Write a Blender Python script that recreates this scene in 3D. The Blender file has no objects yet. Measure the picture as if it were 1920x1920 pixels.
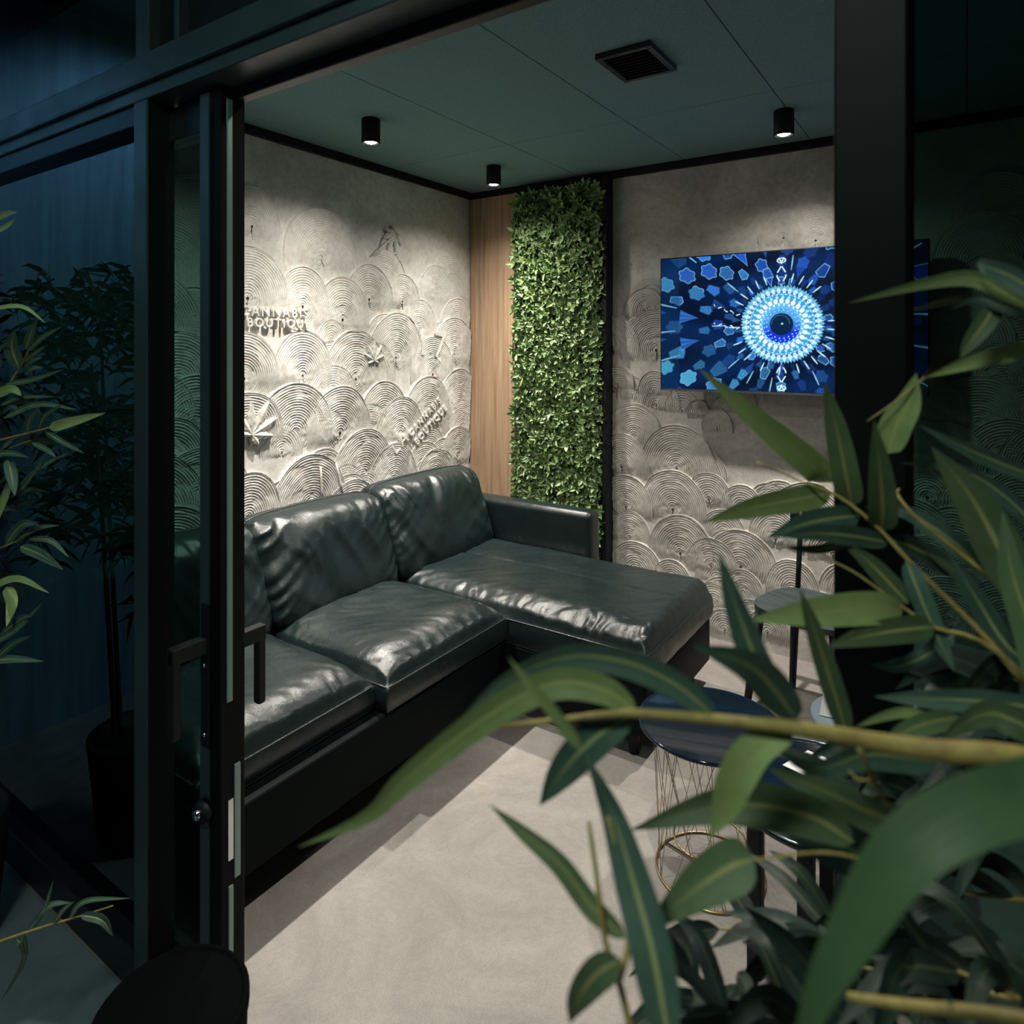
import bpy, bmesh, math, random
import numpy as np
from mathutils import Vector, Matrix, noise

# ------------------------------------------------------------------ camera, world, light, exposure
SC = bpy.context.scene
COL = SC.collection
FPX = 1265.0
YAW = math.radians(34.0)
CZ = 1.5
HOR = 650.0
FW = Vector((-math.sin(YAW), math.cos(YAW), 0))
RT = Vector((math.cos(YAW), math.sin(YAW), 0))
CAM = Vector((0, 0, CZ))

cam_d = bpy.data.cameras.new('camera')
cam = bpy.data.objects.new('camera', cam_d)
COL.objects.link(cam)
cam.location = CAM
cam.rotation_euler = (math.radians(90), 0, YAW)
cam_d.sensor_width = 36.0
cam_d.lens = 36.0 * FPX / 1920.0
cam_d.shift_y = -(960.0 - HOR) / 1920.0
cam_d.clip_start = 0.01
cam_d.dof.use_dof = True
cam_d.dof.focus_distance = 2.6
cam_d.dof.aperture_fstop = 5.0
SC.camera = cam

w = bpy.data.worlds.new('world'); SC.world = w
w.use_nodes = True
w.node_tree.nodes['Background'].inputs[0].default_value = (0.05, 0.09, 0.09, 1)
w.node_tree.nodes['Background'].inputs[1].default_value = 0.05
SC.view_settings.view_transform = 'Standard'
SC.view_settings.look = 'None'
SC.view_settings.gamma = 1.0
SC.view_settings.use_curve_mapping = False
SC.view_settings.exposure = 0.0

def area(name, loc, rot, size, size_y, power, color):
    l = bpy.data.lights.new(name, 'AREA'); l.shape = 'RECTANGLE'
    l.size = size; l.size_y = size_y; l.energy = power; l.color = color
    o = bpy.data.objects.new(name, l); COL.objects.link(o)
    o.location = loc; o.rotation_euler = rot
    return o
# dim greenish fill lights, unseen, added under the corridor ceiling for plants and frames
area('corridor_fill_light', (-0.25, -0.75, 2.78), (0, 0, 0), 0.35, 0.35, 19.0, (0.84, 0.97, 0.86))
area('corridor_fill_light', (-1.25, -0.2, 2.78), (0, 0, 0), 0.3, 0.3, 4.0, (0.50, 0.86, 0.92))
# added unseen bluish spot lighting the stained wood panelling of the corridor's left wall
_l = bpy.data.lights.new('wall_fill_light', 'SPOT'); _l.energy = 40.0; _l.color = (0.48, 0.78, 1.0)
_l.spot_size = math.radians(95); _l.spot_blend = 0.8; _l.shadow_soft_size = 0.05
_o = bpy.data.objects.new('wall_fill_light', _l); COL.objects.link(_o); _o.location = (-2.35, 0.05, 2.80)
_o.rotation_euler = (math.radians(10), math.radians(40), 0)

SPOTS = [(-2.13, 2.07), (-2.13, 2.98), (-0.63, 2.95), (-2.13, 1.16), (-0.63, 1.16)]
SPOT_W = [270.0, 270.0, 255.0, 260.0, 165.0]
SPOT_A = [150, 150, 150, 150, 150]

# ------------------------------------------------------------------ helpers
def pdir(u, v=HOR):
    t = (u - 960.0) / FPX
    return FW + RT * t + Vector((0, 0, (HOR - v) / FPX))
def at(u, v, d):
    return CAM + pdir(u, v) * d
def on_left(u, v, x=-2.64):
    r = pdir(u, v); return CAM + r * (x / r.x)
def on_back(u, v, y=3.45):
    r = pdir(u, v); return CAM + r * (y / r.y)

def finish(o, label=None, cat=None, group=None, kind=None):
    if label: o['label'] = label
    if cat: o['category'] = cat
    if group: o['group'] = group
    if kind: o['kind'] = kind
    return o

def empty(name, loc=(0, 0, 0), label=None, cat=None, group=None, kind=None):
    o = bpy.data.objects.new(name, None); COL.objects.link(o)
    o.location = loc; o.empty_display_size = 0.05
    return finish(o, label, cat, group, kind)

def link(name, me, mat=None, parent=None, **kw):
    if mat is not None and len(me.materials) == 0: me.materials.append(mat)
    o = bpy.data.objects.new(name, me); COL.objects.link(o)
    if parent is not None:
        o.parent = parent
        # children keep world coordinates in their mesh: cancel the parent's location
        p = parent; off = Vector((0, 0, 0))
        while p is not None:
            off += p.location; p = p.parent
        o.location = -off
    return finish(o, **kw)

def mesh(name, verts, faces, smooth=False, uvs=None):
    me = bpy.data.meshes.new(name)
    me.from_pydata([tuple(v) for v in verts], [], faces)
    if smooth:
        me.polygons.foreach_set('use_smooth', [True] * len(me.polygons))
    if uvs is not None:
        ul = me.uv_layers.new(name='UVMap')
        idx = np.empty(len(me.loops), dtype=np.int32)
        me.loops.foreach_get('vertex_index', idx)
        ul.data.foreach_set('uv', np.asarray(uvs, dtype=np.float32)[idx].ravel())
    me.update()
    return me

def bm_mesh(name, bm, smooth=False):
    me = bpy.data.meshes.new(name); bm.to_mesh(me); bm.free()
    if smooth: me.polygons.foreach_set('use_smooth', [True] * len(me.polygons))
    return me

def add_box(bm, lo, hi, bevel=0.0, seg=2):
    lo = Vector(lo); hi = Vector(hi)
    r = bmesh.ops.create_cube(bm, size=1.0)
    vs = r['verts']
    for v in vs:
        v.co = Vector([(lo[i] + hi[i]) / 2 + v.co[i] * (hi[i] - lo[i]) for i in range(3)])
    if bevel > 0:
        es = list({e for v in vs for e in v.link_edges})
        bmesh.ops.bevel(bm, geom=es, offset=bevel, segments=seg, profile=0.5, affect='EDGES')

def box(name, lo, hi, mat, parent=None, bevel=0.0, seg=2, smooth=False, **kw):
    bm = bmesh.new(); add_box(bm, lo, hi, bevel, seg)
    return link(name, bm_mesh(name, bm, smooth), mat, parent, **kw)

def catmull(pts, n):
    P = [Vector(p) for p in pts]
    if len(P) == 2:
        return [P[0].lerp(P[1], i / n) for i in range(n + 1)]
    P = [P[0] * 2 - P[1]] + P + [P[-1] * 2 - P[-2]]
    segs = len(P) - 3; out = []
    for i in range(n + 1):
        t = i / n * segs; k = min(int(t), segs - 1); f = t - k
        a, b, c, d = P[k:k + 4]
        out.append(0.5 * ((2 * b) + (c - a) * f + (2 * a - 5 * b + 4 * c - d) * f * f + (3 * b - a - 3 * c + d) * f ** 3))
    return out

def tube_data(path, radii, seg=8, cap=True, off=0):
    verts = []; faces = []
    n = len(path)
    if not isinstance(radii, (list, tuple)): radii = [radii] * n
    ref = Vector((0, 0, 1))
    t0 = (path[1] - path[0]).normalized()
    if abs(t0.z) > 0.9: ref = Vector((1, 0, 0))
    side = t0.cross(ref).normalized()
    for i in range(n):
        t = (path[min(i + 1, n - 1)] - path[max(i - 1, 0)]).normalized()
        side = (side - t * side.dot(t)).normalized()
        up = t.cross(side)
        for k in range(seg):
            a = 2 * math.pi * k / seg
            verts.append(path[i] + (side * math.cos(a) + up * math.sin(a)) * radii[i])
    for i in range(n - 1):
        for k in range(seg):
            a = off + i * seg + k; b = off + i * seg + (k + 1) % seg
            faces.append((a, b, b + seg, a + seg))
    if cap:
        faces.append(tuple(off + k for k in range(seg))[::-1])
        faces.append(tuple(off + (n - 1) * seg + k for k in range(seg)))
    return verts, faces

def tube(name, pts, radii, mat, parent=None, n=None, seg=8, **kw):
    path = catmull(pts, n) if n else [Vector(p) for p in pts]
    if isinstance(radii, tuple) and len(radii) == 2:
        m = len(path) - 1
        radii = [radii[0] + (radii[1] - radii[0]) * i / m for i in range(m + 1)]
    v, f = tube_data(path, radii, seg)
    return link(name, mesh(name, v, f, True), mat, parent, **kw)

def lathe(name, prof, center, mat, parent=None, seg=32, smooth=True, **kw):
    verts = []; faces = []
    c = Vector(center); n = len(prof)
    for i, (r, z) in enumerate(prof):
        for k in range(seg):
            a = 2 * math.pi * k / seg
            verts.append(c + Vector((r * math.cos(a), r * math.sin(a), z)))
    for i in range(n - 1):
        for k in range(seg):
            a = i * seg + k; b = i * seg + (k + 1) % seg
            faces.append((a, b, b + seg, a + seg))
    faces.append(tuple(range(seg))[::-1]); faces.append(tuple((n - 1) * seg + k for k in range(seg)))
    me = mesh(name, verts, faces, smooth)
    o = link(name, me, mat, parent, **kw)
    if smooth:
        for p in list(me.polygons)[-2:]: p.use_smooth = False
    return o

# ------------------------------------------------------------------ materials
def mat(name, color=(0.5, 0.5, 0.5), rough=0.5, metal=0.0, spec=None, coat=0.0):
    m = bpy.data.materials.new(name); m.use_nodes = True
    b = m.node_tree.nodes['Principled BSDF']
    b.inputs['Base Color'].default_value = (*color, 1)
    b.inputs['Roughness'].default_value = rough
    b.inputs['Metallic'].default_value = metal
    if spec is not None: b.inputs['Specular IOR Level'].default_value = spec
    b.inputs['Coat Weight'].default_value = coat
    return m
def N(m, kind, **props):
    n = m.node_tree.nodes.new(kind)
    for k, v in props.items(): setattr(n, k, v)
    return n
def L(m, a, b): m.node_tree.links.new(a, b)
def bsdf(m): return m.node_tree.nodes['Principled BSDF']
def tex_noise(m, scale, detail=4, rough=0.6, vec=None, stretch=None, dist=0.0):
    n = N(m, 'ShaderNodeTexNoise'); n.inputs['Scale'].default_value = scale
    n.inputs['Detail'].default_value = detail; n.inputs['Roughness'].default_value = rough
    n.inputs['Distortion'].default_value = dist
    if vec is None:
        g = N(m, 'ShaderNodeNewGeometry'); vec = g.outputs['Position']
    if stretch:
        mp = N(m, 'ShaderNodeMapping'); mp.inputs['Scale'].default_value = stretch
        L(m, vec, mp.inputs['Vector']); vec = mp.outputs[0]
    L(m, vec, n.inputs['Vector'])
    return n
def ramp(m, fac, stops):
    r = N(m, 'ShaderNodeValToRGB'); e = r.color_ramp.elements
    while len(e) < len(stops): e.new(0.5)
    for i, (p, c) in enumerate(stops):
        e[i].position = p; e[i].color = (*c, 1)
    L(m, fac, r.inputs[0]); return r
def bump(m, height, strength, dist=0.01):
    b = N(m, 'ShaderNodeBump'); b.inputs['Strength'].default_value = strength
    b.inputs['Distance'].default_value = dist
    L(m, height, b.inputs['Height']); L(m, b.outputs[0], bsdf(m).inputs['Normal']); return b
def mixc(m, fac, a, b, mode='MIX'):
    n = N(m, 'ShaderNodeMix', data_type='RGBA', blend_type=mode)
    if isinstance(fac, float): n.inputs[0].default_value = fac
    else: L(m, fac, n.inputs[0])
    for s, x in ((6, a), (7, b)):
        if isinstance(x, tuple): n.inputs[s].default_value = (*x, 1)
        else: L(m, x, n.inputs[s])
    return n.outputs[2]

def make_plaster(name, lo, hi, brown):
    m = mat(name, rough=0.62, spec=0.35)
    n1 = tex_noise(m, 2.6, 7, 0.65, dist=0.6)
    n2 = tex_noise(m, 38, 5, 0.7)
    c = ramp(m, n1.outputs['Fac'], [(0.33, lo), (0.62, hi)])
    c2 = ramp(m, tex_noise(m, 5.5, 6, 0.7, dist=1.2).outputs['Fac'], [(0.55, (0, 0, 0)), (0.75, (1, 1, 1))])
    c3 = mixc(m, c2.outputs[0], c.outputs[0], brown)
    sp = ramp(m, n2.outputs['Fac'], [(0.3, (0.78, 0.78, 0.78)), (0.6, (1, 1, 1))])
    L(m, mixc(m, 1.0, c3, sp.outputs[0], 'MULTIPLY'), bsdf(m).inputs['Base Color'])
    bump(m, tex_noise(m, 70, 6, 0.65).outputs['Fac'], 0.35, 0.004)
    return m
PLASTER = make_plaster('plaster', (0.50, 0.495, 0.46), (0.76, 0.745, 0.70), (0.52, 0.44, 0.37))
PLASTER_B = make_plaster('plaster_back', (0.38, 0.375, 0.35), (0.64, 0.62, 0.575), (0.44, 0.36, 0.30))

CEIL = mat('ceiling_board', (0.16, 0.20, 0.195), 0.9, spec=0.2)
_c = ramp(CEIL, tex_noise(CEIL, 260, 3, 0.8).outputs['Fac'], [(0.35, (0.09, 0.165, 0.175)), (0.68, (0.19, 0.32, 0.335))])
L(CEIL, _c.outputs[0], bsdf(CEIL).inputs['Base Color'])
bump(CEIL, tex_noise(CEIL, 210, 4, 0.8).outputs['Fac'], 0.5, 0.003)

FLOOR = mat('floor_vinyl', (0.4, 0.37, 0.33), 0.62, spec=0.3)
_a = ramp(FLOOR, tex_noise(FLOOR, 2.2, 7, 0.68, dist=0.8).outputs['Fac'], [(0.3, (0.195, 0.182, 0.168)), (0.7, (0.335, 0.312, 0.288))])
_b = ramp(FLOOR, tex_noise(FLOOR, 330, 3, 0.8).outputs['Fac'], [(0.3, (0.72, 0.72, 0.72)), (0.65, (1.05, 1.05, 1.05))])
_d = ramp(FLOOR, tex_noise(FLOOR, 9, 9, 0.8, dist=2.5).outputs['Fac'], [(0.47, (1, 1, 1)), (0.5, (0.86, 0.85, 0.84)), (0.53, (1, 1, 1))])
_e = mixc(FLOOR, 1.0, _a.outputs[0], _b.outputs[0], 'MULTIPLY')
L(FLOOR, mixc(FLOOR, 1.0, _e, _d.outputs[0], 'MULTIPLY'), bsdf(FLOOR).inputs['Base Color'])
bump(FLOOR, tex_noise(FLOOR, 180, 5, 0.7).outputs['Fac'], 0.25, 0.002)

OUTFLOOR = mat('corridor_floor', (0.20, 0.24, 0.25), 0.5)
_a = ramp(OUTFLOOR, tex_noise(OUTFLOOR, 4, 6, 0.7).outputs['Fac'], [(0.3, (0.15, 0.185, 0.20)), (0.7, (0.24, 0.29, 0.30))])
L(OUTFLOOR, _a.outputs[0], bsdf(OUTFLOOR).inputs['Base Color'])

BLACK = mat('black_trim', (0.006, 0.008, 0.008), 0.55, spec=0.25)
FRAME = mat('frame_metal', (0.032, 0.052, 0.050), 0.36, spec=0.45)
_n = tex_noise(FRAME, 9, 4, 0.6); _r = ramp(FRAME, _n.outputs['Fac'], [(0.3, (0.30, 0.30, 0.30)), (0.7, (0.48, 0.48, 0.48))])
L(FRAME, _r.outputs[0], bsdf(FRAME).inputs['Roughness'])
DARKFRAME = mat('dark_frame_metal', (0.008, 0.012, 0.012), 0.4, spec=0.4)
STRIP = mat('faceplate_steel', (0.22, 0.33, 0.31), 0.38, metal=0.6)
CHROME = mat('chrome', (0.75, 0.78, 0.78), 0.12, metal=1.0)
GOLD = mat('brass_wire', (0.42, 0.31, 0.17), 0.32, metal=1.0)

WOOD = mat('oak_panel', (0.5, 0.33, 0.2), 0.5, spec=0.3)
_n = tex_noise(WOOD, 3.0, 6, 0.62, stretch=(14, 14, 0.55), dist=0.5)
_n2 = tex_noise(WOOD, 3.0, 3, 0.5, stretch=(90, 90, 1.2))
_a = ramp(WOOD, _n.outputs['Fac'], [(0.3, (0.30, 0.195, 0.12)), (0.5, (0.44, 0.30, 0.195)), (0.7, (0.52, 0.37, 0.25))])
_b = ramp(WOOD, _n2.outputs['Fac'], [(0.35, (0.82, 0.8, 0.78)), (0.6, (1, 1, 1))])
L(WOOD, mixc(WOOD, 1.0, _a.outputs[0], _b.outputs[0], 'MULTIPLY'), bsdf(WOOD).inputs['Base Color'])
bump(WOOD, _n2.outputs['Fac'], 0.15, 0.002)

BLUEWALL = mat('blue_stained_wood', (0.08, 0.2, 0.32), 0.6, spec=0.2)
_n = tex_noise(BLUEWALL, 2.0, 6, 0.6, stretch=(9, 9, 0.5), dist=0.4)
_a = ramp(BLUEWALL, _n.outputs['Fac'], [(0.3, (0.10, 0.24, 0.37)), (0.7, (0.20, 0.42, 0.58))])
L(BLUEWALL, _a.outputs[0], bsdf(BLUEWALL).inputs['Base Color'])

LEATHER = mat('black_leather', (0.007, 0.0145, 0.015), 0.30, spec=0.6)
_v = N(LEATHER, 'ShaderNodeTexVoronoi'); _v.inputs['Scale'].default_value = 420
_g = N(LEATHER, 'ShaderNodeNewGeometry'); L(LEATHER, _g.outputs['Position'], _v.inputs['Vector'])
_n = tex_noise(LEATHER, 22, 6, 0.65, dist=1.0)
_ma = N(LEATHER, 'ShaderNodeMath', operation='MULTIPLY_ADD'); L(LEATHER, _v.outputs['Distance'], _ma.inputs[0])
_ma.inputs[1].default_value = 0.16; L(LEATHER, _n.outputs['Fac'], _ma.inputs[2])
bump(LEATHER, _ma.outputs[0], 0.30, 0.006)
_r = ramp(LEATHER, tex_noise(LEATHER, 7, 5, 0.6).outputs['Fac'], [(0.3, (0.23, 0.23, 0.23)), (0.7, (0.36, 0.36, 0.36))])
L(LEATHER, _r.outputs[0], bsdf(LEATHER).inputs['Roughness'])

BASEM = mat('black_base_upholstery', (0.002, 0.005, 0.005), 0.55, spec=0.07)
def leaf_mat(name, dark, light, rib, ribw=0.06, rough=0.45, trans=0.12):
    m = mat(name, rough=rough, spec=0.35)
    uv = N(m, 'ShaderNodeUVMap'); s = N(m, 'ShaderNodeSeparateXYZ'); L(m, uv.outputs[0], s.inputs[0])
    a = N(m, 'ShaderNodeMath', operation='SUBTRACT'); a.inputs[1].default_value = 0.5; L(m, s.outputs[0], a.inputs[0])
    b = N(m, 'ShaderNodeMath', operation='ABSOLUTE'); L(m, a.outputs[0], b.inputs[0])
    r = ramp(m, b.outputs[0], [(ribw * 0.5, (1, 1, 1)), (ribw * 1.3, (0, 0, 0))])
    # the pale midrib is printed on the silk and fades out towards the tip
    f = ramp(m, s.outputs[1], [(0.45, (1, 1, 1)), (0.85, (0.15, 0.15, 0.15))])
    mm = N(m, 'ShaderNodeMath', operation='MULTIPLY'); L(m, r.outputs[0], mm.inputs[0]); L(m, f.outputs[0], mm.inputs[1])
    oi = N(m, 'ShaderNodeObjectInfo')
    n = tex_noise(m, 30, 5, 0.7)
    c = ramp(m, n.outputs['Fac'], [(0.3, dark), (0.7, light)])
    hv = N(m, 'ShaderNodeHueSaturation'); L(m, c.outputs[0], hv.inputs['Color'])
    vm = N(m, 'ShaderNodeMapRange'); vm.inputs[3].default_value = 0.75; vm.inputs[4].default_value = 1.25
    L(m, oi.outputs['Random'], vm.inputs[0]); L(m, vm.outputs[0], hv.inputs['Value'])
    L(m, mixc(m, mm.outputs[0], hv.outputs[0], rib), bsdf(m).inputs['Base Color'])
    w_ = N(m, 'ShaderNodeTexNoise'); w_.inputs['Scale'].default_value = 1.0
    mp = N(m, 'ShaderNodeMapping'); mp.inputs['Scale'].default_value = (36, 2, 1)
    L(m, uv.outputs[0], mp.inputs[0]); L(m, mp.outputs[0], w_.inputs['Vector'])
    bump(m, w_.outputs['Fac'], 0.3, 0.002)
    bsdf(m).inputs['Transmission Weight'].default_value = 0.0
    bsdf(m).inputs['Subsurface Weight'].default_value = 0.0
    return m
LEAF = leaf_mat('leaf_green', (0.085, 0.135, 0.065), (0.13, 0.195, 0.09), (0.36, 0.37, 0.13))
LEAF_L = leaf_mat('leaf_light', (0.22, 0.30, 0.105), (0.32, 0.42, 0.16), (0.36, 0.42, 0.16))
LEAF_T = leaf_mat('leaf_teal', (0.05, 0.10, 0.075), (0.08, 0.145, 0.105), (0.32, 0.38, 0.15))
LEAF_N = leaf_mat('leaf_near', (0.055, 0.105, 0.045), (0.075, 0.135, 0.058), (0.08, 0.14, 0.065), 0.02)  # darker green stands in for canopy shade on the near leaf
LEAF_K = leaf_mat('leaf_shaded', (0.014, 0.030, 0.022), (0.026, 0.048, 0.033), (0.06, 0.08, 0.04))  # canopy shade put into the colour: same leaf, far darker green
STEM = mat('twig', (0.36, 0.28, 0.07), 0.6)
_c = ramp(STEM, tex_noise(STEM, 60, 4, 0.7).outputs['Fac'], [(0.3, (0.30, 0.20, 0.06)), (0.7, (0.46, 0.38, 0.11))])
L(STEM, _c.outputs[0], bsdf(STEM).inputs['Base Color'])
CANE = mat('dark_cane', (0.05, 0.07, 0.05), 0.4)

def hedge_mat(name, a, b):
    m = mat(name, rough=0.42, spec=0.45)
    uv = N(m, 'ShaderNodeNewGeometry')
    c = ramp(m, uv.outputs['Random Per Island'], [(0.0, a), (1.0, b)])
    n = tex_noise(m, 14, 3, 0.6)
    d = ramp(m, n.outputs['Fac'], [(0.3, (0.7, 0.75, 0.7)), (0.7, (1.15, 1.1, 1.05))])
    L(m, mixc(m, 1.0, c.outputs[0], d.outputs[0], 'MULTIPLY'), bsdf(m).inputs['Base Color'])
    return m
HEDGE = hedge_mat('hedge_leaf', (0.045, 0.11, 0.028), (0.34, 0.48, 0.22))

def glass_mat(name, tint, refl=1.0):
    m = bpy.data.materials.new(name); m.use_nodes = True
    nt = m.node_tree; nt.nodes.remove(bsdf(m))
    out = nt.nodes['Material Output']
    tr = N(m, 'ShaderNodeBsdfTransparent'); tr.inputs[0].default_value = (*tint, 1)
    gl = N(m, 'ShaderNodeBsdfGlossy'); gl.inputs['Roughness'].default_value = 0.015
    gl.inputs['Color'].default_value = (refl, refl, refl, 1)
    fr = N(m, 'ShaderNodeFresnel'); fr.inputs['IOR'].default_value = 1.55
    ge = N(m, 'ShaderNodeNewGeometry'); a1 = N(m, 'ShaderNodeMath', operation='SUBTRACT'); a1.inputs[0].default_value = 1.0
    L(m, ge.outputs['Backfacing'], a1.inputs[1])
    a2 = N(m, 'ShaderNodeMath', operation='MULTIPLY'); L(m, a1.outputs[0], a2.inputs[0]); L(m, fr.outputs[0], a2.inputs[1])
    mx = N(m, 'ShaderNodeMixShader'); L(m, a2.outputs[0], mx.inputs[0])
    L(m, tr.outputs[0], mx.inputs[1]); L(m, gl.outputs[0], mx.inputs[2]); L(m, mx.outputs[0], out.inputs[0])
    return m
GLASS = glass_mat('tinted_glass', (0.24, 0.36, 0.34))
GLASS_D = glass_mat('dark_tinted_glass', (0.16, 0.26, 0.25))

def emis(name, color, strength):
    m = bpy.data.materials.new(name); m.use_nodes = True
    b = bsdf(m); b.inputs['Base Color'].default_value = (0, 0, 0, 1)
    b.inputs['Emission Color'].default_value = (*color, 1); b.inputs['Emission Strength'].default_value = strength
    return m

# ------------------------------------------------------------------ setting
XL, YB, XR, YF0, YF1, ZC = -2.64, 3.45, 1.0, 0.80, 0.90, 2.48
def struct(name, lo, hi, m, **kw): return box(name, lo, hi, m, kind='structure', **kw)

floor = struct('floor', (XL - 0.1, YF0, -0.08), (XR + 0.1, YB + 0.1, 0.0), FLOOR)
ceil = struct('ceiling', (XL - 0.1, YF1 - 0.02, ZC + 0.006), (XR + 0.1, YB + 0.1, ZC + 0.12), BLACK)
# ceiling boards, 0.615 x 1.2 m, thin joints
pm = {}
xs = [-2.64] + [-1.845 + 0.615 * i for i in range(5)] + [1.0]
ys = [0.9, 1.5, 2.70, 3.45]
for i in range(len(xs) - 1):
    for j in range(len(ys) - 1):
        g = 0.0016
        box('ceiling_board', (xs[i] + g, ys[j] + g, ZC), (xs[i + 1] - g, ys[j + 1] - g, ZC + 0.012), CEIL, ceil, 0.0012, 1)
wl = struct('wall_left', (XL - 0.1, YF1, 0), (XL, YB + 0.1, ZC + 0.01), PLASTER)
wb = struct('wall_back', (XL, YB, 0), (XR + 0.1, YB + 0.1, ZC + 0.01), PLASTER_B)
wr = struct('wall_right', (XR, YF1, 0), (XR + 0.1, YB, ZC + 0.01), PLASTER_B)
# dark shadow-gap profiles along the ceiling
t1 = struct('trim_1', (XL, YF1, ZC - 0.042), (XL + 0.022, YB, ZC - 0.001), BLACK, bevel=0.003)
t2 = struct('trim_2', (XL + 0.022, YB - 0.022, ZC - 0.042), (XR, YB, ZC - 0.001), BLACK, bevel=0.003)
# corridor outside
of = struct('floor_corridor', (-3.1, -3.0, -0.08), (2.2, YF0, -0.001), OUTFLOOR)
ow = struct('wall_corridor_left', (-3.1, -3.0, 0), (-3.0, YF0, 2.95), BLUEWALL)
ob = struct('wall_corridor_back', (-3.0, -3.1, 0), (2.2, -3.0, 2.95), DARKFRAME)
orr = struct('wall_corridor_right', (2.2, -3.0, 0), (2.3, YF0, 2.95), DARKFRAME)
oc = struct('ceiling_corridor', (-3.1, -3.1, 2.85), (2.3, YF0, 2.95), DARKFRAME)

# oak panel beside the corner
op = box('oak_panel', (-2.632, YB - 0.026, 0.0), (-2.276, YB, ZC - 0.043), WOOD, None, 0.002,
         label='vertical light oak wood wall panel between combed plaster corner and leafy green wall', cat='wall panel')

# ---- combed plaster fans
rng = random.Random(4)
def fan(wall, side, c, R, order, m, a0=-75, a1=255, pitch=0.0122, amp=0.0024, spread=1.0):
    """one trowel sweep: concentric ridges round its centre, tilted like a shingle over the sweep above"""
    nr = max(5, int(R / pitch)); seg = max(18, int(R * 190))
    ph = rng.uniform(0, 100); verts = []; faces = []
    rs = []; K = nr * 4
    for i in range(K + 1): rs.append(R * (0.04 + 0.96 * i / K))
    rs += [R * 1.006, R * 1.02]
    aa = [math.radians(a0 + (a1 - a0) * j / seg) for j in range(seg + 1)]
    rot = math.radians(rng.uniform(-14, 14)); sq = rng.uniform(0.8, 0.94) * spread
    base = 0.0035 + order
    for i, r in enumerate(rs):
        for j, a in enumerate(aa):
            ae = a + rot
            wob = 1 + 0.03 * noise.noise(Vector((math.cos(ae) * 1.5 + ph, math.sin(ae) * 1.5, r * 6)))
            ca = r * math.cos(ae) * sq * wob; cb = r * math.sin(ae) * wob
            if i <= K:
                nn = noise.noise(Vector((ca * 16 + ph, cb * 16, 3.3)))
                g = amp * (1.0 if nn > -0.28 else 0.25)
                rr = r / pitch + 0.18 * noise.noise(Vector((ca * 30, cb * 30, ph)))
                h = g * (0.5 - 0.5 * math.cos(2 * math.pi * rr)) ** 0.75 + 0.0022 * noise.noise(Vector((ca * 60, cb * 60, ph)))
                if r < R * 0.1: h *= 0.4
                h += base + 0.042 * (cb + 0.1) + 0.012 * ca
                h -= 0.034 * max(0, -cb / R - 0.05)
            elif i == K + 1:
                h = (base + 0.042 * (cb + 0.1) + 0.012 * ca) + amp * 1.2 - 0.034 * max(0, -cb / R - 0.05)
            else:
                h = -0.002
            if side == 'L': verts.append((XL + max(h, -0.002), min(max(c.y + ca, YF1 + 0.002), 3.42), max(c.z + cb, 0.003)))
            else: verts.append((max(c.x + ca, -1.642), YB - max(h, -0.002), max(c.z + cb, 0.003)))
    W = len(aa)
    for i in range(len(rs) - 1):
        for j in range(W - 1):
            p = i * W + j
            f = (p, p + 1, p + 1 + W, p + W)
            faces.append(f)
    me = mesh('plaster_fan', verts, faces, True)
    return link('plaster_fan', me, m, wall)

LF = [(470, 425, 350), (600, 482, 392), (740, 478, 430), (462, 560, 462), (565, 575, 502), (690, 562, 497), (752, 565, 515), (640, 600, 520),
      (740, 672, 587), (849, 665, 597), (455, 710, 622), (565, 705, 620), (665, 712, 620), (809, 702, 632), (857, 760, 692),
      (717, 785, 715), (800, 782, 705), (635, 812, 724), (552, 812, 717), (462, 818, 735), (748, 815, 745),
      (680, 888, 805), (855, 855, 799), (735, 912, 830), (812, 900, 842), (580, 952, 852), (462, 972, 885), (552, 1010, 955), (655, 985, 900)]
for (cu, cv, tv) in LF:
    c = on_left(cu, cv); t = on_left(cu, tv)
    hi = cv < 500
    fan(wl, 'L', c, t.z - c.z, rng.uniform(0, 0.0016), PLASTER, amp=0.0032 if hi else 0.0045)
# the stretch of the same wall seen through the door leaf and the fixed pane
for row in range(9):
    for k in range(4):
        y = 0.97 + 0.2 * k + (0.1 if row % 2 else 0) + rng.uniform(-0.03, 0.03)
        z = 1.95 - 0.19 * row + rng.uniform(-0.03, 0.03)
        if y < 1.66 : fan(wl, 'L', Vector((XL, y, z)), rng.uniform(0.2, 0.26), rng.uniform(0, 0.0016), PLASTER, amp=0.004)
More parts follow.
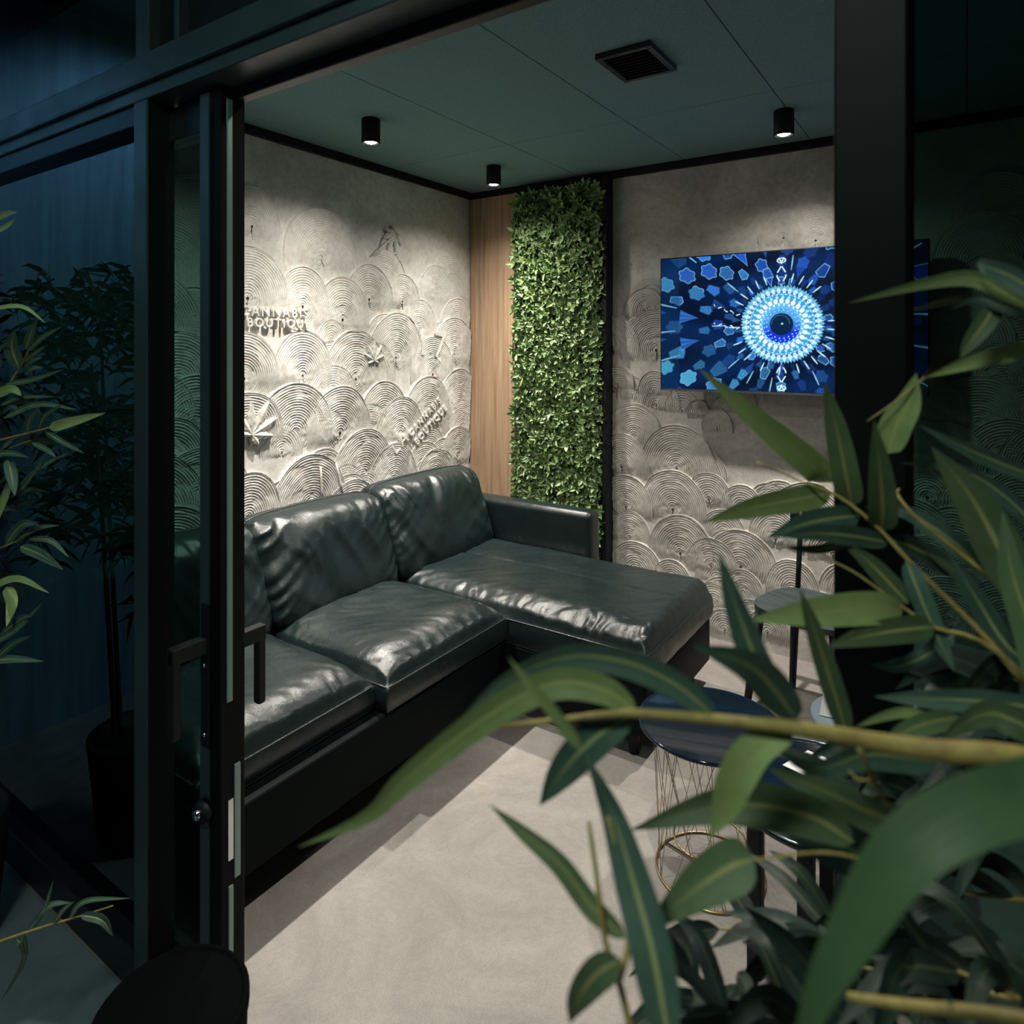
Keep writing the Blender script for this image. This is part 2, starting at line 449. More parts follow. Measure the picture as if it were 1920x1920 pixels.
# weaker, half smoothed sweeps underneath the others
for k in range(60):
    fan(wl, 'L', Vector((XL, rng.uniform(1.0, 3.35), rng.uniform(0.6, 1.95))), rng.uniform(0.10, 0.19), -0.0045, PLASTER, amp=0.0036)
for k in range(56):
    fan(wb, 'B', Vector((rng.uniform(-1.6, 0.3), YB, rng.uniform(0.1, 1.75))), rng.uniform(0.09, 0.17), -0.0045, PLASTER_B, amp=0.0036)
BF = [(1210, 582, 540), (1150, 650, 592), (1232, 657, 580), (1160, 722, 685), (1228, 735, 695), (1310, 775, 748), (1190, 822, 755), (1167, 875, 812), (1270, 877, 797),
      (1345, 800, 765), (1263, 955, 880), (1175, 950, 890), (1392, 955, 908), (1330, 935, 885), (1517, 992, 904), (1277, 1037, 964), (1193, 1070, 1014), (1261, 1088, 1047),
      (1390, 1062, 992), (1335, 1060, 1008), (1455, 1010, 950), (1394, 1110, 1067), (1409, 1156, 1122), (1486, 1106, 1048), (1340, 1130, 1090), (1563, 1040, 990),
      (1440, 1185, 1140), (1360, 1180, 1140), (1290, 1140, 1100), (1540, 1170, 1110), (1470, 447, 392), (1530, 452, 385), (1600, 450, 398)]
for (cu, cv, tv) in BF:
    c = on_back(cu, cv); t = on_back(cu, tv)
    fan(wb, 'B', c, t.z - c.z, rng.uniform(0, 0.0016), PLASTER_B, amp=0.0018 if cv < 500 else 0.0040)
for row in range(11):
    for k in range(6):
        x = -0.22 + 0.17 * k + (0.08 if row % 2 else 0) + rng.uniform(-0.03, 0.03)
        z = 2.02 - 0.17 * row + rng.uniform(-0.03, 0.03)
        if z > 1.25 and x < -0.02: continue
        fan(wb, 'B', Vector((x, YB, z)), rng.uniform(0.15, 0.22), rng.uniform(0, 0.0016), PLASTER_B, amp=0.0035)

# ---- reliefs pressed into the plaster
def place_left(me, u, v, rot, h):
    c = on_left(u, v)
    for p in me.vertices:
        a, b, n = p.co.x, p.co.y, p.co.z
        ca = a * math.cos(rot) - b * math.sin(rot); cb = a * math.sin(rot) + b * math.cos(rot)
        p.co = (XL + h + n + 0.022 * ca, c.y + ca, c.z + cb)
def lettering(text, size, u, v, rot, h=0.015):
    cu = bpy.data.curves.new('lettering', 'FONT'); cu.body = text; cu.size = size
    cu.extrude = 0.0075; cu.bevel_depth = 0.0015; cu.align_x = 'CENTER'; cu.space_character = 1.3; cu.resolution_u = 3
    o = bpy.data.objects.new('t', cu); COL.objects.link(o)
    bpy.context.view_layer.update()
    me = bpy.data.meshes.new_from_object(o); bpy.data.objects.remove(o)
    me.name = 'relief_lettering'
    place_left(me, u, v, rot, h)
    link('relief_lettering', me, PLASTER, wl)
lettering('CANNABIS', 0.060, 512, 594, 0.0, 0.0150)
lettering('BOUTIQUE', 0.056, 518, 614, 0.0, 0.0185)
lettering('CANNABIS', 0.054, 795, 785, 0.62)
lettering('BOUTIQUE', 0.054, 806, 800, 0.62)
lettering('LA', 0.10, 749, 838, 0.62)
lettering('17', 0.22, 803, 668, -0.12, 0.012)
def hemp(u, v, rot, s, wall='L', h=0.019):
    verts = []; faces = []
    for ang, ln in ((0, 1), (32, 0.86), (-32, 0.86), (66, 0.66), (-66, 0.66), (112, 0.36), (-112, 0.36)):
        a = math.radians(90 + ang); d = Vector((math.cos(a), math.sin(a))); e = Vector((-d.y, d.x)); o0 = len(verts)
        n = 8
        for i in range(n + 1):
            t = i / n; wd = s * 0.115 * math.sin(math.pi * min(t * 1.0, 1)) ** 0.8 * (1 + (0.18 if i % 2 else -0.12))
            if i in (0, n): wd = 0.0008
            p = d * (s * ln * t)
            for q, hh in ((-wd * ln ** 0.5, 0), (0, 0.006), (wd * ln ** 0.5, 0)):
                verts.append((p.x + e.x * q, p.y + e.y * q, hh + 0.004 * math.sin(math.pi * t)))
        for i in range(n):
            for k in range(2):
                b = o0 + i * 3 + k; faces.append((b, b + 1, b + 4, b + 3))
        m0 = len(verts); 
    vs2 = [(x, y, -0.012) for (x, y, z) in verts]; nv = len(verts)
    fs = faces + [tuple(reversed([q + nv for q in f])) for f in faces]
    # rims
    per = nv // 7
    for l in range(7):
        for i in range(per // 3 - 1):
            for side in (0, 2):
                a_ = l * per + i * 3 + side; b_ = a_ + 3
                fs.append((a_, b_, b_ + nv, a_ + nv) if side == 0 else (b_, a_, a_ + nv, b_ + nv))
    me = mesh('leaf_relief', verts + vs2, fs)
    place_left(me, u, v, rot, h)
    link('leaf_relief', me, PLASTER, wl)
hemp(696, 676, -0.05, 0.115)
hemp(466, 815, -0.55, 0.17, h=0.022)
hemp(737, 437, 2.6, 0.12, h=0.016)
for pts in (((601, 875), (604, 940)), ((630, 868), (642, 925)), ((741, 440), (700, 478))):
    P = [on_left(*p, x=XL + 0.022) for p in pts]
    tube('stalk_relief', P, 0.006, PLASTER, wl, n=3, seg=6)

# ---- green wall
GX0, GX1, GY = -2.272, -1.672, 3.40
gw = empty('green_wall', (-1.97, YB, 0.0), 'tall panel of bright green artificial foliage between oak panel and black strip', 'green wall')
box('backing_panel', (GX0, GY, 0.0), (GX1, YB, ZC - 0.043), BLACK, gw)
box('side_strip', (GX1 + 0.0, GY - 0.035, 0.0), (GX1 + 0.028, YB, ZC - 0.043), BLACK, gw, 0.003)
def sprig_data(r, n=6):
    vs = []; fs = []
    for i in range(n):
        az = 2 * math.pi * i / n + r.uniform(-0.4, 0.4); tilt = r.uniform(0.15, 1.0); ln = r.uniform(0.030, 0.050); wd = ln * r.uniform(0.19, 0.27)
        d = Vector((math.cos(az) * math.cos(tilt), -math.sin(tilt), math.sin(az) * math.cos(tilt)))
        s = d.cross(Vector((0, -1, 0)) + Vector((r.uniform(-.4, .4), 0, r.uniform(-.4, .4)))).normalized()
        up = s.cross(d).normalized()
        if up.y > 0: up = -up
        o = len(vs); b = Vector((0, 0, 0))
        vs += [b, b + d * ln * 0.4 + s * wd + up * 0.003, b + d * ln * 0.45 - up * 0.002, b + d * ln * 0.4 - s * wd + up * 0.003,
               b + d * ln * 0.75 + s * wd * 0.75 - up * 0.001, b + d * ln * 0.75 - s * wd * 0.75 - up * 0.001, b + d * ln - up * 0.007]
        fs += [(o, o + 1, o + 2), (o, o + 2, o + 3), (o + 2, o + 1, o + 4, o + 6), (o + 2, o + 6, o + 5, o + 3)]
    return vs, fs
rg = random.Random(11)
protos = []
for k in range(8):
    v, f = sprig_data(rg, rg.choice([5, 6, 7])); me = mesh('leaf_sprig', v, f); me.materials.append(HEDGE); protos.append((me, v, f))
pos = []
nx, nz = 21, 74
for j in range(nz):
    for i in range(nx):
        pos.append((GX0 + 0.012 + (i + rg.uniform(0.05, 0.95)) * (GX1 - GX0 - 0.02) / nx, GY - rg.uniform(0.006, 0.05), 0.35 + (j + rg.random()) * (ZC - 0.045 - 0.37) / nz))
near = sorted(range(len(pos)), key=lambda q: -pos[q][0] + abs(pos[q][2] - 1.4) * 0.2)
par = set(rg.sample(near[:900], 290))
sv, sf = [], []
for q, (x, y, z) in enumerate(pos):
    me, v, f = protos[rg.randrange(8)]
    M = Matrix.Translation((x, y, z)) @ Matrix.Rotation(rg.uniform(0, 6.28), 4, 'Y') @ Matrix.Rotation(rg.uniform(-.5, .5), 4, 'X') @ Matrix.Scale(rg.uniform(0.75, 1.2), 4)
    if q in par:
        o = bpy.data.objects.new('leaf_sprig', me); COL.objects.link(o); o.parent = gw
        o.matrix_local = Matrix.Translation(-Vector(gw.location)) @ M
    else:
        b = len(sv); sv += [M @ p for p in v]; sf += [tuple(b + i for i in ff) for ff in f]
link('foliage', mesh('foliage', sv, sf), HEDGE, gw, kind='stuff')

# ------------------------------------------------------------------ front partition and door
POSTM = mat('post_black', (0.003, 0.005, 0.005), 0.5, spec=0.15)
wf = struct('wall_front', (-3.0, YF0, 2.060), (XR, YF1, 2.165), FRAME, bevel=0.003)
P_ = lambda name, lo, hi, m=FRAME, bev=0.003: box(name, lo, hi, m, wf, bev)
P_('drip_lip', (-3.0, YF0 - 0.012, 2.092), (XR, YF0 + 0.0, 2.100))
P_('pane_rail', (-2.62, YF0 + 0.008, 2.012), (-1.59, YF1 - 0.01, 2.060), DARKFRAME)
P_('jamb_post', (-1.59, YF0, 0.0), (-1.533, 0.866, 2.060))
P_('jamb_post', (-1.535, YF0 + 0.004, 0.0), (-1.5325, 0.864, 2.06), DARKFRAME, 0)
P_('bottom_rail', (-2.62, YF0 + 0.005, 0.0), (-1.59, YF1 - 0.01, 0.10), DARKFRAME)
P_('end_post', (-2.70, YF0, 0.0), (-2.62, YF1, 2.060))
P_('post', (-0.120, YF0, 0.0), (-0.050, YF1, 2.060), POSTM)
P_('bottom_rail', (-0.05, YF0 + 0.005, 0.0), (XR, YF1 - 0.01, 0.08), DARKFRAME)
P_('glass_pane', (-2.62, 0.842, 0.10), (-1.59, 0.850, 2.012), GLASS_D, 0)
P_('glass_pane', (-0.05, 0.842, 0.08), (XR, 0.850, 2.060), GLASS, 0)
P_('glass_pane', (-2.95, 0.842, 2.165), (-1.565, 0.850, 2.80), GLASS_D, 0)
P_('transom_mullion', (-1.59, YF0 + 0.004, 2.165), (-1.533, YF1, 2.84))
P_('transom_panel', (-1.533, YF0 + 0.03, 2.165), (XR, YF1, 2.84), BLACK, 0)
P_('transom_mullion', (-1.432, YF0 + 0.006, 2.165), (-1.415, YF1, 2.84))
P_('partition_end', (-3.0, YF0 + 0.01, 0.0), (-2.70, YF1, 2.06), DARKFRAME, 0)
P_('ceiling_track', (-3.0, YF0, 2.80), (XR, YF1 + 0.0, 2.85), DARKFRAME, 0)
P_('door_track', (-1.533, 0.872, 2.035), (-0.12, 0.90, 2.062), DARKFRAME)

# sliding door leaf, pushed to the left behind the fixed pane
DOORB = mat('door_black', (0.003, 0.004, 0.004), 0.6, spec=0.12)
dr = box('door_1', (-1.38, 0.838, 0.012), (-1.31, 0.898, 2.050), DOORB, None, 0.004, kind='structure')
D_ = lambda name, lo, hi, m=DARKFRAME, bev=0.002, **kw: box(name, lo, hi, m, dr, bev, **kw)
D_('glass_pane', (-2.56, 0.868, 0.10), (-1.38, 0.874, 1.98), GLASS, 0)
D_('door_rail', (-2.56, 0.852, 0.012), (-1.38, 0.898, 0.10))
D_('door_rail', (-2.56, 0.852, 1.975), (-1.38, 0.898, 2.050))
D_('door_stile', (-2.62, 0.852, 0.012), (-2.56, 0.898, 2.050))
D_('stile_face', (-1.378, 0.8335, 0.02), (-1.345, 0.839, 2.045), FRAME, 0.001)
D_('edge_seal', (-1.311, 0.852, 0.74), (-1.3065, 0.866, 2.03), STRIP, 0.002)
D_('edge_seal', (-1.311, 0.870, 0.355), (-1.3065, 0.885, 0.60), STRIP, 0.002)
D_('edge_seal', (-1.311, 0.856, 0.02), (-1.3065, 0.868, 0.345), STRIP, 0.002)
D_('strike_plate', (-1.3105, 0.856, 0.40), (-1.308, 0.868, 0.53), CHROME, 0)
def lever(y0, y1, zt, zb, x, cap):
    s = 1 if y1 > y0 else -1
    bm = bmesh.new()
    ya, yb = sorted((y0, y1))
    add_box(bm, (x - 0.012, ya, zt - 0.034), (x + 0.012, yb, zt), 0.003)
    yc = y1 - s * 0.010
    add_box(bm, (x - 0.011, yc - 0.010, zb), (x + 0.011, yc + 0.010, zt - 0.002), 0.005, 3)
    return link('door_handle', bm_mesh('door_handle', bm), BLACK, dr)
h1 = lever(0.838, 0.752, 0.880, 0.690, -1.352, 0)
h2 = lever(0.898, 0.962, 0.868, 0.690, -1.335, 0)
pl = D_('handle_plate', (-1.368, 0.829, 0.642), (-1.338, 0.8345, 0.948), BLACK, 0.002)
for z in (0.818, 0.670):
    lathe_p = tube('screw', [(-1.353, 0.830, z), (-1.353, 0.826, z)], 0.0045, CHROME, pl, seg=10)
D_('handle_plate', (-1.350, 0.8975, 0.642), (-1.318, 0.903, 0.948), BLACK, 0.002)
ring = tube('lock_cylinder', [(-1.353, 0.834, 0.508), (-1.353, 0.818, 0.508)], 0.024, BLACK, dr, seg=20)
tube('key_plug', [(-1.353, 0.819, 0.508), (-1.353, 0.806, 0.508)], 0.010, CHROME, ring, seg=16)

# ------------------------------------------------------------------ ceiling lamps and vent
LAMPGLOW = emis('lamp_glow', (1.0, 0.97, 0.88), 28.0)
SPOTLAB = ['black cylindrical ceiling spotlight, the left one above the sofa back',
           'small black cylindrical ceiling spotlight nearest the corner above the oak panel',
           'black cylindrical ceiling spotlight right, in front of the screen wall',
           'black cylindrical ceiling spotlight above the near end of the sofa, hidden behind the door header',
           'black cylindrical ceiling spotlight over the floor just inside the doorway']
for (x, y), pw, ang, lab in zip(SPOTS, SPOT_W, SPOT_A, SPOTLAB):
    t = empty('ceiling_spotlight', (x, y, ZC), lab, 'ceiling light', 'cylindrical ceiling spotlights')
    prof = [(0.036, 0.0), (0.040, -0.004), (0.040, -0.104), (0.037, -0.106), (0.034, -0.104), (0.032, -0.086), (0.0, -0.084)]
    lathe('lamp_housing', prof, (x, y, ZC), BLACK, t, 28)
    # the lens: a small glowing dome
    pr = [(0.030, -0.088), (0.028, -0.096), (0.018, -0.103), (0.002, -0.106)]
    lathe('lens', pr, (x, y, ZC), LAMPGLOW, t, 20)
    l = bpy.data.lights.new('spot_beam', 'SPOT'); l.energy = pw; l.color = (1.0, 0.93, 0.83)
    l.spot_size = math.radians(ang); l.spot_blend = 0.35; l.shadow_soft_size = 0.022
    # photometric profile of a narrow reflector: bright core, weak wide tail
    l.use_nodes = True; nt = l.node_tree; em = nt.nodes['Emission']
    tc = nt.nodes.new('ShaderNodeTexCoord'); sx = nt.nodes.new('ShaderNodeSeparateXYZ'); nt.links.new(tc.outputs['Normal'], sx.inputs[0])
    ab = nt.nodes.new('ShaderNodeMath'); ab.operation = 'ABSOLUTE'; nt.links.new(sx.outputs[2], ab.inputs[0])
    m1 = nt.nodes.new('ShaderNodeMath'); m1.operation = 'MULTIPLY_ADD'; nt.links.new(ab.outputs[0], m1.inputs[0]); m1.inputs[1].default_value = 7.6; m1.inputs[2].default_value = -7.6
    m2 = nt.nodes.new('ShaderNodeMath'); m2.operation = 'EXPONENT'; nt.links.new(m1.outputs[0], m2.inputs[0])
    m3 = nt.nodes.new('ShaderNodeMath'); m3.operation = 'ADD'; nt.links.new(m2.outputs[0], m3.inputs[0]); m3.inputs[1].default_value = 0.012
    nt.links.new(m3.outputs[0], em.inputs['Strength'])
    o = bpy.data.objects.new('spot_beam', l); COL.objects.link(o); o.location = (x, y, ZC - 0.125)

vt = empty('ceiling_vent', (-0.935, 2.15, ZC), 'small black slatted air vent in the ceiling boards', 'vent')
x0, x1, y0, y1 = -1.035, -0.838, 2.03, 2.272
PV = mat('vent_plastic', (0.012, 0.016, 0.018), 0.25, spec=0.6)
for lo, hi in (((x0, y0, ZC - .02), (x1, y0 + .02, ZC)), ((x0, y1 - .02, ZC - .02), (x1, y1, ZC)), ((x0, y0 + .02, ZC - .02), (x0 + .02, y1 - .02, ZC)), ((x1 - .02, y0 + .02, ZC - .02), (x1, y1 - .02, ZC))):
    box('frame', lo, hi, PV, vt, 0.003)
box('backing', (x0 + .02, y0 + .02, ZC - .003), (x1 - .02, y1 - .02, ZC), BLACK, vt)
for k in range(9):
    yy = y0 + 0.03 + k * (y1 - y0 - 0.06) / 8
    bm = bmesh.new(); add_box(bm, (x0 + .018, -0.009, -0.0012), (x1 - .018, 0.009, 0.0012))
    bmesh.ops.rotate(bm, verts=bm.verts, cent=(0, 0, 0), matrix=Matrix.Rotation(0.7, 3, 'X'))
    bmesh.ops.translate(bm, verts=bm.verts, vec=(0, yy, ZC - 0.0105))
    link('slat', bm_mesh('slat', bm), PV, vt)

# ------------------------------------------------------------------ television
TX0, TX1, TY, TZ0, TZ1 = -1.316, -0.130, 3.32, 1.280, 1.955
tv = empty('television', ((TX0 + TX1) / 2, YB, TZ0), 'wide flat television showing a blue kaleidoscope pattern on the plaster wall', 'television')
box('housing', (TX0, TY + 0.004, TZ0), (TX1, TY + 0.045, TZ1), BLACK, tv, 0.003)
box('wall_mount', (-0.95, TY + 0.045, 1.45), (-0.5, YB - 0.001, 1.80), BLACK, tv)
BEZ = mat('silver_bezel', (0.35, 0.4, 0.42), 0.25, metal=0.9)
box('bezel', (TX0, TY - 0.003, TZ0 - 0.004), (TX1, TY + 0.006, TZ0 + 0.006), BEZ, tv, label='thin silver lower bezel')
def screen_pixels(W, H):
    asp = (TX1 - TX0); x = (np.linspace(0, 1, W) - 0.5025) * asp; z = (np.linspace(0, 1, H) - 0.48) * (TZ1 - TZ0)
    X, Z = np.meshgrid(x, z); R = np.hypot(X, Z); T = np.arctan2(Z, X)
    img = np.zeros((H, W, 3)); img[:] = (0.0007, 0.004, 0.022)
    img += np.array([0.0, 0.01, 0.05]) * (0.5 + 0.5 * np.sin(X * 9 + 3 * np.sin(Z * 11)))[..., None]
    def put(mask, col):
        m_ = np.clip(mask, 0, 1)[..., None]; img[:] = img * (1 - m_) + np.array(col) * m_
    def cell(n, r0, off=0.0):
        a = (T + off) % (2 * math.pi / n) - math.pi / n
        return (R - r0), a * r0
    S = lambda d, w_: np.clip(0.5 - d / w_, 0, 1)
    rr = np.random.RandomState(5)
    # outer rings of crystal shapes (pentagons with bright edges and striped bodies)
    rings = [(0.61, 26, .052), (0.525, 24, .052), (0.44, 22, .050), (0.365, 22, .044), (0.30, 20, .038), (0.245, 22, .030), (0.205, 26, .022)]
    for k, (r0, n, s) in enumerate(rings):
        dr_, da = cell(n, r0, 0.12 * k)
        idx = np.floor(((T + 0.12 * k) % (2 * math.pi)) / (2 * math.pi / n)).astype(int)
        b = rr.uniform(0.35, 1.25, n)[idx]; kind = np.array([0, 0, 2, 0, 1, 2])[rr.randint(0, 6, n)][idx]; dr_ = dr_ * 0.8
        q = rr.uniform(0.75, 1.25, n)[idx]
        pent = np.maximum(np.maximum(np.abs(da) * 1.15 + 0.35 * dr_, np.abs(da) * 0.45 - dr_), dr_ - s * 0.1) - s * 0.62 * q
        tri = np.maximum(np.abs(da) * 1.4 - dr_ * 0.55 - s * 0.35, np.abs(dr_) - s * 0.95)
        petal = np.hypot(da * 1.0, dr_) - s * (0.66 + 0.07 * np.cos(6 * np.arctan2(da, dr_)))
        d = np.where(kind == 0, pent, np.where(kind == 1, tri, petal))
        side = np.clip(0.6 - X * 0.5, 0.3, 1.3)
        stripe = 0.65 + 0.35 * np.sin(np.where(kind == 1, np.arctan2(da, dr_ + s) * 26, d * 620))
        cy = np.clip(0.5 - X * 0.8 - Z * 0.6, 0.1, 1.0) * rr.uniform(0.3, 1.6, n)[idx]
        c = np.stack([0.01 + 0.05 * b * stripe * cy, 0.05 + 0.28 * b * stripe * cy, 0.30 + 0.38 * b * stripe], -1) * (b * side)[..., None]
        m_ = S(d, 0.004)[..., None]; img[:] = img * (1 - m_) + c * m_
        ed = S(np.abs(d) - 0.0012, 0.003) * (np.sin(T * 5 + k) > 0.1) * (b > 0.8)
        put(ed * 0.8, (0.25, 0.65, 1.0))
    # radial white splinters
    for n, r0, r1, w0, col, am in ((34, .20, .245, .0028, (0.55, 0.9, 1.0), 1), (18, .26, .33, .0025, (0.4, 0.8, 1.0), .8), (26, .52, .66, .004, (0.25, 0.6, 0.95), .9)):
        dr_, da = cell(n, (r0 + r1) / 2, 0.3 * n)
        idx = np.floor(((T + 0.3 * n) % (2 * math.pi)) / (2 * math.pi / n)).astype(int); g = rr.uniform(0, 1, n)[idx]
        put(S(np.abs(da + dr_ * 0.25 * (g - 0.5)) - w0 * (1 - np.abs(dr_) / (r1 - r0)), 0.003) * (R > r0) * (R < r1) * (g > 0.35) * am, col)
    # vertical plumes above and below
    for s in (1, -1):
        Zs = Z * s
        d = np.abs(np.abs(X) - 0.010 - 0.01 * np.sin(Zs * 60)) - 0.0028
        put(S(d, 0.003) * (Zs > 0.19) * (Zs < 0.32) * (np.sin(Zs * 150) > -0.6), (0.75, 0.95, 1.0))
        d = np.hypot(X, (Zs - 0.305) * 1.6) - 0.018; put(S(np.abs(d) - .003, 0.003), (0.7, 0.93, 1.0))
    # squiggle strings to the left
    for s_, o_ in ((0.42, 0.02), (0.2, -0.03)):
        d = np.abs(Z - (-(X + 0.13) * s_) * -1 * -1 - o_ + 0.006 * np.sin(X * 140)) - 0.0022
        put(S(d, 0.003) * (X < -0.16) * (X > -0.32) * (np.sin(X * 210) > -0.3), (0.7, 0.93, 1.0))
    # rings of the eye
    sawt = lambda n, off=0: np.abs(((T + off) * n / (2 * math.pi)) % 1 - 0.5) * 2
    put(S(R - 0.172 - 0.018 * sawt(40), 0.004), (0.12, 0.42, 0.72))
    put(S(R - 0.163 - 0.026 * sawt(40, .08) ** 2, 0.003) * (0.55 + 0.45 * (Z < 0.05)), (0.45, 0.85, 0.95))
    put(S(R - 0.160, 0.003), (0.03, 0.20, 0.48))
    dr_, da = cell(40, 0.158); put(S(np.hypot(da * 1.25, dr_ * 0.8) - 0.0085, 0.003), (0.80, 0.97, 1.0))
    dr_, da = cell(40, 0.158); put(S(np.hypot(da * 1.25, dr_ * 0.8) - 0.0030, 0.003), (0.1, 0.3, 0.7))
    put(S(np.abs(R - 0.143) - 0.004, 0.003), (0.10, 0.42, 0.75))
    dr_, da = cell(44, 0.143, .07); put(S(np.hypot(da, dr_) - 0.0035, 0.002), (0.5, 0.9, 0.95))
    put(S(R - 0.136, 0.003), (0.06, 0.30, 0.62))
    dr_, da = cell(30, 0.128, .05); put(S(np.abs(da) * 1.3 + np.abs(dr_) * 0.7 - 0.0090, 0.003), (0.35, 0.80, 0.88))
    dr_, da = cell(26, 0.110, .0); put(S(np.hypot(da, dr_ * 0.75) - 0.0095, 0.003), (0.85, 0.98, 1.0))
    put(S(R - 0.100, 0.003), (0.10, 0.45, 0.80))
    dr_, da = cell(26, 0.095, .12); put(S(np.hypot(da, dr_ * .8) - 0.0045, 0.003), (0.6, 0.92, 1.0))
    put(S(np.hypot(X, Z + 0.006) - 0.084, 0.003) * np.clip(0.55 - Z * 12, 0.25, 1), (0.004, 0.03, 0.62))
    for n, r0, s in ((24, 0.079, .0026), (20, 0.068, .003), (24, .088, .0024)):
        dr_, da = cell(n, r0, r0 * 9); put(S(np.hypot(da, dr_) - s, 0.002), (0.45, 0.75, 1.0))
    put(S(np.hypot(X, Z) - 0.053, 0.004), (0.001, 0.012, 0.05))
    put(S(np.abs(np.hypot(X + .004, Z - .003) - 0.040) - 0.0012, 0.004) * (Z > 0) * .4, (0.1, 0.35, 0.55))
    put(S(np.hypot(X - 0.003, Z - 0.002) - 0.0042, 0.003), (0.6, 0.9, 1.0))
    put((X < -0.50) * 0.35, (0.002, 0.03, 0.11))
    return img
SW, SH = 520, 296
img = screen_pixels(SW, SH)
gx = np.linspace(TX0 + 0.006, TX1 - 0.006, SW); gz = np.linspace(TZ0 + 0.008, TZ1 - 0.006, SH)
VX, VZ = np.meshgrid(gx, gz)
co = np.stack([VX, np.full_like(VX, TY + 0.002), VZ], -1).reshape(-1, 3)
ii = (np.arange(SH - 1)[:, None] * SW + np.arange(SW - 1)[None, :]).ravel()
qf = np.stack([ii, ii + 1, ii + 1 + SW, ii + SW], -1)
sm = bpy.data.meshes.new('screen')
sm.vertices.add(len(co)); sm.vertices.foreach_set('co', co.ravel())
sm.loops.add(qf.size); sm.loops.foreach_set('vertex_index', qf.ravel())
sm.polygons.add(len(qf)); sm.polygons.foreach_set('loop_start', np.arange(0, qf.size, 4)); sm.update(calc_edges=True)
ca = sm.color_attributes.new('picture', 'FLOAT_COLOR', 'POINT')
ca.data.foreach_set('color', np.concatenate([img.reshape(-1, 3), np.ones((SW * SH, 1))], 1).astype(np.float32).ravel())
SCR = mat('screen_picture', (0.002, 0.004, 0.006), 0.12)
vc = N(SCR, 'ShaderNodeVertexColor'); vc.layer_name = 'picture'
L(SCR, vc.outputs[0], bsdf(SCR).inputs['Emission Color']); bsdf(SCR).inputs['Emission Strength'].default_value = 1.15
link('screen', sm, SCR, tv)

